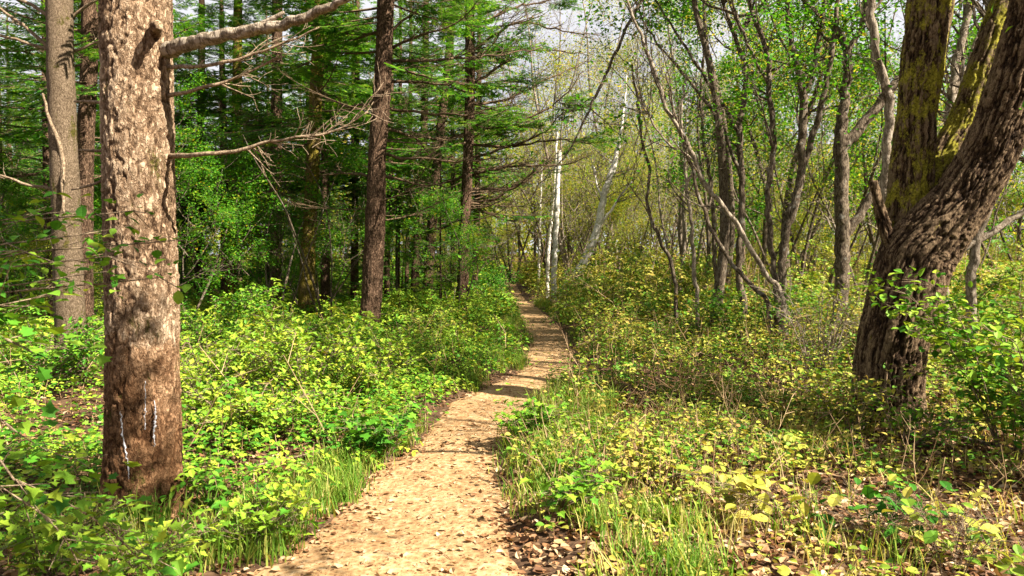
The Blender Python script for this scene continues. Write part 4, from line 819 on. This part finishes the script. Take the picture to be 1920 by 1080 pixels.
# grass
def grass(g, X, Y, n, h, spread=.05, tone=(0, 1)):
    idx = np.repeat(np.arange(len(X)), n); m = len(idx)
    if m == 0: return
    bx = X[idx] + rng.normal(size=m) * spread; by = Y[idx] + rng.normal(size=m) * spread; bz = gz(bx, by)
    a = rng.uniform(0, 6.28, m); L = h * rng.uniform(.5, 1.3, m); lean = rng.uniform(.15, .75, m)
    dx, dy = np.cos(a), np.sin(a); w_ = .0035 * rng.uniform(.6, 1.5, m); px_, py2 = -dy * w_, dx * w_
    V = []
    for u, ww in ((0, 1), (.35, .9), (.7, .6), (1, .05)):
        cx = bx + dx * L * lean * u ** 1.7; cy = by + dy * L * lean * u ** 1.7; cz = bz + L * (u - .45 * lean * u ** 2.3)
        V += [np.stack([cx - px_ * ww, cy - py2 * ww, cz], 1), np.stack([cx + px_ * ww, cy + py2 * ww, cz], 1)]
    v = np.stack(V, 1); f = np.array([[0, 1, 3, 2], [2, 3, 5, 4], [4, 5, 7, 6]])
    tn = tone[0] + (tone[1] - tone[0]) * np.clip(rng.uniform(0, 1, len(X))[idx] * .6 + rng.uniform(0, 1, m) * .4, 0, 1)
    g.add(v.reshape(-1, 3), (np.arange(m)[:, None, None] * 8 + f[None]).reshape(-1, 4), np.repeat(tn, 8))
gg = Geo()
def edgepts(n, y0, y1, side, w0, w1):
    Y = rng.uniform(y0, y1, n); l, r = pedge(Y); o_ = rng.uniform(w0, w1, n); return (l - o_ if side < 0 else r + o_), Y
for (n, y0, y1, s, w0, w1, b, h) in ((160, 3.6, 6.5, -1, .02, .35, 26, .18), (200, 6.5, 12, -1, .0, .5, 24, .22), (150, 3.2, 7, 1, .02, .9, 24, .17), (220, 5, 12, 1, .0, .8, 22, .24), (260, 12, 30, -1, .0, .7, 18, .28), (260, 12, 30, 1, .0, .7, 18, .28), (60, 3.4, 4.6, -1, .2, 1.4, 16, .22)):
    X, Y = edgepts(n, y0, y1, s, w0, w1); k = vnoise(np.stack([X, Y * .8, 0 * X], 1), 77) > -.25; grass(gg, X[k], Y[k], b, h, .055, (.1, 1))
X, Y = scatter(0, 7, 3, 9, 12, 1, .1, .9); grass(gg, X, Y, 9, .22, .05, (.2, 1)); X, Y = scatter(0, 8, 3.2, 8, 22, 1, .3, .9); grass(gg, X, Y, 8, .17, .09, (.85, 1))
stuff('grass', gg, M['grass'], 'tufts of green and straw-coloured grass along both edges of the path')
# fallen leaves and twigs
gd = Geo()
def litter(n, x0, x1, y0, y1, size, where, tone=(0, 1), power=1.0, kind='curl'):
    X = rng.uniform(x0, x1, n); Y = y0 + (y1 - y0) * rng.uniform(0, 1, n) ** 1.5; d = pdist(X, Y)
    k = (abs(X) < .8 * Y + 1.2) & (where(d, X, Y)); X, Y, d = X[k], Y[k], d[k]; m = len(X)
    Z = np.where(d < 0, path_z(X, Y), gz(X, Y)) + .003 + rng.uniform(0, .018, m) * (d > 0)
    no = nrm(np.array([0, 0, 1.]) + rng.normal(size=(m, 3)) * (.42 if kind == 'curl' else .2)); 
    leaves(gd, np.stack([X, Y, Z], 1), rdir(m, .15), no, size * rng.uniform(.4, 1.25, m), tone[0] + (tone[1] - tone[0]) * rng.uniform(0, 1, m) ** power, kind, rng.uniform(.7, 1.3, m))
inpath = lambda d, X, Y: d < .02
out = lambda d, X, Y: d > -.05
litter(1500, -1.6, .8, 2.3, 7, .042, inpath, (.3, .93), 1.0); litter(9000, -1.6, .8, 2.3, 7, .013, inpath, (.0, .8), 1.0, 'quad'); litter(2600, -1, 1.8, 6, 16, .045, inpath, (.2, .9), .9, 'quad')
litter(5200, -2, 2, 2.4, 12, .038, lambda d, X, Y: (d < .03) & (d > -.16), (.1, .9), 1.0); litter(36000, .0, 8, 2.6, 8, .050, out, (0, 1), 1.0); litter(12000, -7, 0, 2.6, 7, .050, out, (0, .9), 1.2); litter(26000, -8, 12, 7, 18, .06, out, (0, .9), 1.2, 'quad')
stuff('fallen_leaves', gd, M['litter'], 'brown curled dead leaves and leaf scraps scattered over ground and path')
gw = Geo()
n = 2600; X = rng.uniform(-4, 8, n); Y = 2.6 + 9 * rng.uniform(0, 1, n) ** 1.3; d = pdist(X, Y); k = (abs(X) < .8 * Y + 1) & ((d > 0) | (rng.uniform(0, 1, n) < .25)); X, Y, d = X[k], Y[k], d[k]
Z = np.where(d < 0, path_z(X, Y), gz(X, Y)) + .006
for q in range(len(X)):
    a = rng.uniform(0, 6.28); L = rng.uniform(.04, .28) * (1 if d[q] > 0 else .5); e = np.array([math.cos(a), math.sin(a), rng.uniform(-.02, .22) * (d[q] > 0)])
    p0 = np.array([X[q], Y[q], Z[q]]); tube(gw, [p0, p0 + e * L * .5 + rng.normal(size=3) * .006, p0 + e * L], [.0028, .0024, .0014], 3, rng.uniform(0, 1))
stuff('twig_debris', gw, M['stem'], 'small dry twigs lying loose on the leaf litter')

# ------------------------------------------------------------------ individual shrubs, saplings, sticks
def leafy(name, base, stems_, label, lmat, nleaf, lsize, kind='oval', cat='shrub', tone=(0, 1), power=1.0, flat=.75, sp=.04, smat='twig', alongonly=False, group=None):
    """shrub from explicit stems (world points) with leaves on short side twigs"""
    b = np.array(base); t_ = thing(name, tuple(b), label, cat, group); gl = Geo(); anc = []
    for pts, r0 in stems_:
        pts = np.asarray(pts, float) - b; g = Geo(); c = catmull(pts, 18); tube(g, wob(c, .01, pts[0][0] + r0 * 99), np.linspace(r0, r0 * .3, 18), 7)
        for k in range(4, 18):
            for z in range(2):
                a = nrm(c[min(k + 1, 17)] - c[k - 1]); dd = nrm(a * .6 + rng.normal(size=3) * np.array([.7, .7, .25])); l = rng.uniform(.06, .2)
                tube(g, [c[k], c[k] + dd * l], [r0 * .35, .0012], 3)
                for u in (.35, .6, .8, 1.0): anc.append((c[k] + dd * l * u, dd))
        part('stem', g, M[smat], t_)
    leafclust(gl, anc, nleaf, lsize, tone, 0, kind, sp, power, flat); part('foliage', gl, M[lmat], t_, False)
    return t_
def G3(x, y, z=0): return np.array([x, y, float(gz(np.array([x]), np.array([y]))[0]) + z])
# foliage reaching in from the left, close to the camera
st = []
for (ex, ey, ed) in ((330, 450, 2.65), (250, 395, 2.75), (300, 520, 2.7), (150, 440, 2.6), (200, 480, 2.5), (90, 400, 2.7), (120, 520, 2.5), (40, 470, 2.5), (60, 560, 2.4)):
    b0 = G3(-2.45, 2.7); e = P(ex, ey, ed); m_ = P(ex * .4 - 120, ey + 30, ed); st.append(([b0, b0 + [.05, 0, .8], m_ * .6 + (b0 + [.1, 0, 1.2]) * .4, m_, e], .007))
leafy('leafy_sapling', G3(-2.45, 2.7), st, 'small-leaved sapling whose branch reaches in from the left across the thick trunk', 'herb', 900, .042, 'oval', 'sapling', (0, .85), 1.0, .7, .03)
# bramble canes lower left
st = []
for pl_ in ([(-60, 860, 2.3), (20, 895, 2.25), (100, 930, 2.3), (190, 985, 2.4), (300, 1080, 2.6)], [(-40, 940, 2.2), (60, 955, 2.2), (120, 1010, 2.25), (170, 1090, 2.3)], [(-80, 700, 2.6), (-20, 770, 2.5), (60, 830, 2.5), (140, 860, 2.6)], [(-60, 640, 2.4), (20, 645, 2.4), (70, 660, 2.4), (110, 650, 2.4)]):
    st.append(([G3(-2.2, 2.4)] + [P(*q) for q in pl_], .006))
leafy('bramble', G3(-2.2, 2.4), st, 'arching reddish bramble canes with big soft green leaves at the lower left corner', 'herb', 620, .048, 'lobed', 'bramble', (.1, .85), .9, .7, .07)
for i_, (x, y, n_, h_, lab) in enumerate(((-1.6, 3.1, 6, .28, 'low pale-green leafy clump between the thick trunk foot and the path'), (-2.05, 3.15, 7, .34, 'broad-leaved clump in front of the thick trunk foot'), (-1.32, 3.75, 5, .18, 'small leafy tuft by the left edge of the path in front'))):
    st = []
    for k in range(n_):
        a = rng.uniform(0, 6.28); st.append(([G3(x, y), G3(x, y, h_ * .6) + [math.cos(a) * .08, math.sin(a) * .08, 0], G3(x, y, h_) + [math.cos(a) * .22, math.sin(a) * .22, 0]], .003))
    leafy('leafy_herb', G3(x, y), st, lab, 'herb', 40 * n_, .05, 'lobed', 'plant', (.3, .9), .9, .75, .05)
# shrub at the right edge beside the mossy tree
def shrub(px, py, d, n, h, w_, lab, lmat, nleaf, ls, kind='oval', tone=(0, 1), power=1., name='leafy_shrub', smat='twig', cat='shrub', r=.006):
    b0 = P(px, py, d); b0 = G3(b0[0], d); st = []
    for k in range(n):
        a = rng.uniform(0, 6.28); q = rng.uniform(.35, 1); hh = h * rng.uniform(.65, 1.1); o_ = np.array([math.cos(a), math.sin(a), 0]) * w_ * q
        s0 = b0 + np.array([math.cos(a), math.sin(a), 0]) * w_ * .15
        st.append(([s0, s0 + o_ * .35 + [0, 0, hh * .5], s0 + o_ * .8 + [0, 0, hh * .9], s0 + o_ * 1.25 + [0, 0, hh]], r))
    return leafy(name, b0, st, lab, lmat, nleaf, ls, kind, cat, tone, power, .75, .045, smat)
shrub(1915, 850, 5.3, 20, 1.25, .75, 'tall bushy green shrub at the right edge in front of the mossy tree', 'herb', 2600, .065, tone=(.1, .95))
shrub(1990, 800, 4.6, 8, 1.0, .5, 'leafy shrub cut off by the right edge of the view', 'herb', 800, .065, tone=(.1, .95))
shrub(1535, 700, 8.6, 20, 1.1, .6, 'grey twiggy half-bare shrub in front of the pale flared tree foot', 'herb_y', 350, .045, r=.008, smat='bark_pale', name='twiggy_shrub')
shrub(1590, 800, 6.2, 10, .55, .45, 'yellow-green small shrub at the left foot of the mossy tree', 'herb_y', 700, .05)
shrub(1690, 850, 5.7, 8, .32, .4, 'low dark-leaved shrub right before the mossy trunk', 'herb', 420, .05)
shrub(985, 850, 6.0, 9, .30, .22, 'bright green nettle-like clump jutting onto the path from its right edge', 'herb', 420, .055, 'lobed', (.2, .8), name='leafy_herb', cat='plant', r=.003)
shrub(1060, 960, 4.3, 7, .22, .2, 'small green-leaved plant on dry litter just right of the path', 'herb', 180, .06, 'lobed', (.2, .8), name='leafy_herb', cat='plant', r=.003)
shrub(1640, 1010, 3.7, 7, .22, .22, 'glossy dark green sprig at the lower right in dead leaves', 'herb', 90, .07, 'oval', (0, .35), name='leafy_herb', cat='plant', r=.003)
shrub(1420, 960, 4.2, 6, .28, .3, 'yellow broad-leaved sprig amid litter right of centre', 'herb_y', 70, .085, 'oval', (.4, .85), name='leafy_herb', cat='plant', r=.003)
shrub(1780, 1050, 3.3, 6, .26, .25, 'pale yellow-green sprig with long leaves at the lower right', 'herb_y', 50, .075, 'oval', (.2, .8), name='leafy_herb', cat='plant', r=.003)
shrub(1900, 1080, 2.9, 5, .30, .25, 'soft-focus leafy sprig at the bottom right corner', 'herb_y', 40, .075, 'oval', (.1, .7), name='leafy_herb', cat='plant', r=.003)
shrub(720, 870, 5.6, 7, .35, .25, 'dark green leafy plant at the left path edge near the grass tuft', 'herb', 240, .07, 'lobed', (.0, .6), name='leafy_herb', cat='plant', r=.003)
for (px, py, d, n, h, w_, lab, lm, nl, ls, tn) in (
   (480, 640, 9.0, 14, .75, .8, 'spreading light-green bush in sun between the scaly trunk and the mossy yellowish one', 'herb', 2000, .07, (.2, 1)),
   (620, 650, 10.5, 12, .6, .7, 'sunny green bush at the foot of the tall rough conifer', 'herb', 1600, .07, (.1, .95)),
   (60, 700, 8.2, 14, .8, .8, 'dark green bush left of the pale fir foot', 'herb', 1500, .065, (0, .8)),
   (400, 700, 7.0, 15, .66, .65, 'low sunlit bush hugging the right side of the thick scaly trunk', 'herb', 1500, .06, (.35, 1)),
   (560, 690, 7.6, 16, .85, .75, 'sunny bush with arching sprays in the middle of the left undergrowth', 'herb', 1800, .062, (.35, 1)),
   (680, 700, 7.9, 12, .62, .55, 'yellow-green bush near the left edge of the path before its bend', 'herb', 1300, .06, (.35, 1)),
   (470, 760, 6.0, 12, .42, .5, 'knee-high light-green bush in front of the other left bushes', 'herb', 1200, .055, (.35, 1)),
   (400, 620, 12, 12, 1.0, .8, 'taller shaded bush behind the bright one left of the path', 'herb', 1500, .07, (0, .8)),
   (930, 560, 22, 12, 1.3, .9, 'round dark green bush where the path disappears', 'herb', 1600, .09, (0, .6)),
   (1180, 600, 15, 20, 1.0, 1.2, 'wide olive bush below the leaning white birch', 'herb_y', 3200, .07, (0, .8)),
   (1135, 590, 19, 16, 1.0, 1.0, 'olive-yellow bush close beside the leaning birch foot', 'herb_y', 2600, .08, (.1, .9)),
   (1260, 590, 17, 18, 1.6, 1.2, 'olive bush behind the crooked S-bent stem', 'herb_y', 2600, .08, (0, .8)),
   (800, 620, 13.5, 12, .6, .6, 'yellow-green bush between the tall rough and knotted conifers', 'herb_y', 1400, .065, (0, .8)),
   (1750, 620, 10.5, 16, 1.3, .9, 'leafy bush behind the mossy tree', 'herb', 1900, .07, (0, 1)),
   (1400, 600, 12.5, 16, 1.1, .9, 'leafy green bush at the foot of the thin dark wavy stem', 'herb', 1900, .07, (0, .9))):
    shrub(px, py, d, n, h, w_, lab, lm, nl, ls, 'quad', tn, r=.007)
# sticks lying on the ground
def stick(pts, r, label, mat='twig'):
    g = Geo(); pts = np.array(pts); c = pts[0].copy(); p_ = catmull(pts - c, 24); tube(g, wob(p_, .01, r * 100), np.linspace(r, r * .6, 24), 8, disp=bark_disp(.003, 'ridge', 0, 3, 2))
    o_ = link('fallen_branch', g.mesh('fallen_branch', M[mat])); o_.location = tuple(c); tag(o_, label, 'branch')
def PG(px, py, z=.03): d = GD(py); p_ = P(px, py, d); return G3(p_[0], d, z)
stick([PG(1590, 862), PG(1615, 835, .05), PG(1650, 805, .10)], .022, 'pale broken branch leaning by the foot of the mossy tree', 'bark_pale')
stick([PG(1800, 850, .03), PG(1860, 870, .05), PG(1930, 890, .06)], .02, 'dark fallen branch on litter at the right edge', 'bark_dec')
stick([PG(470, 905, .03), PG(540, 890, .05), PG(610, 870, .04)], .008, 'thin dry stick beside the grass left of the path')
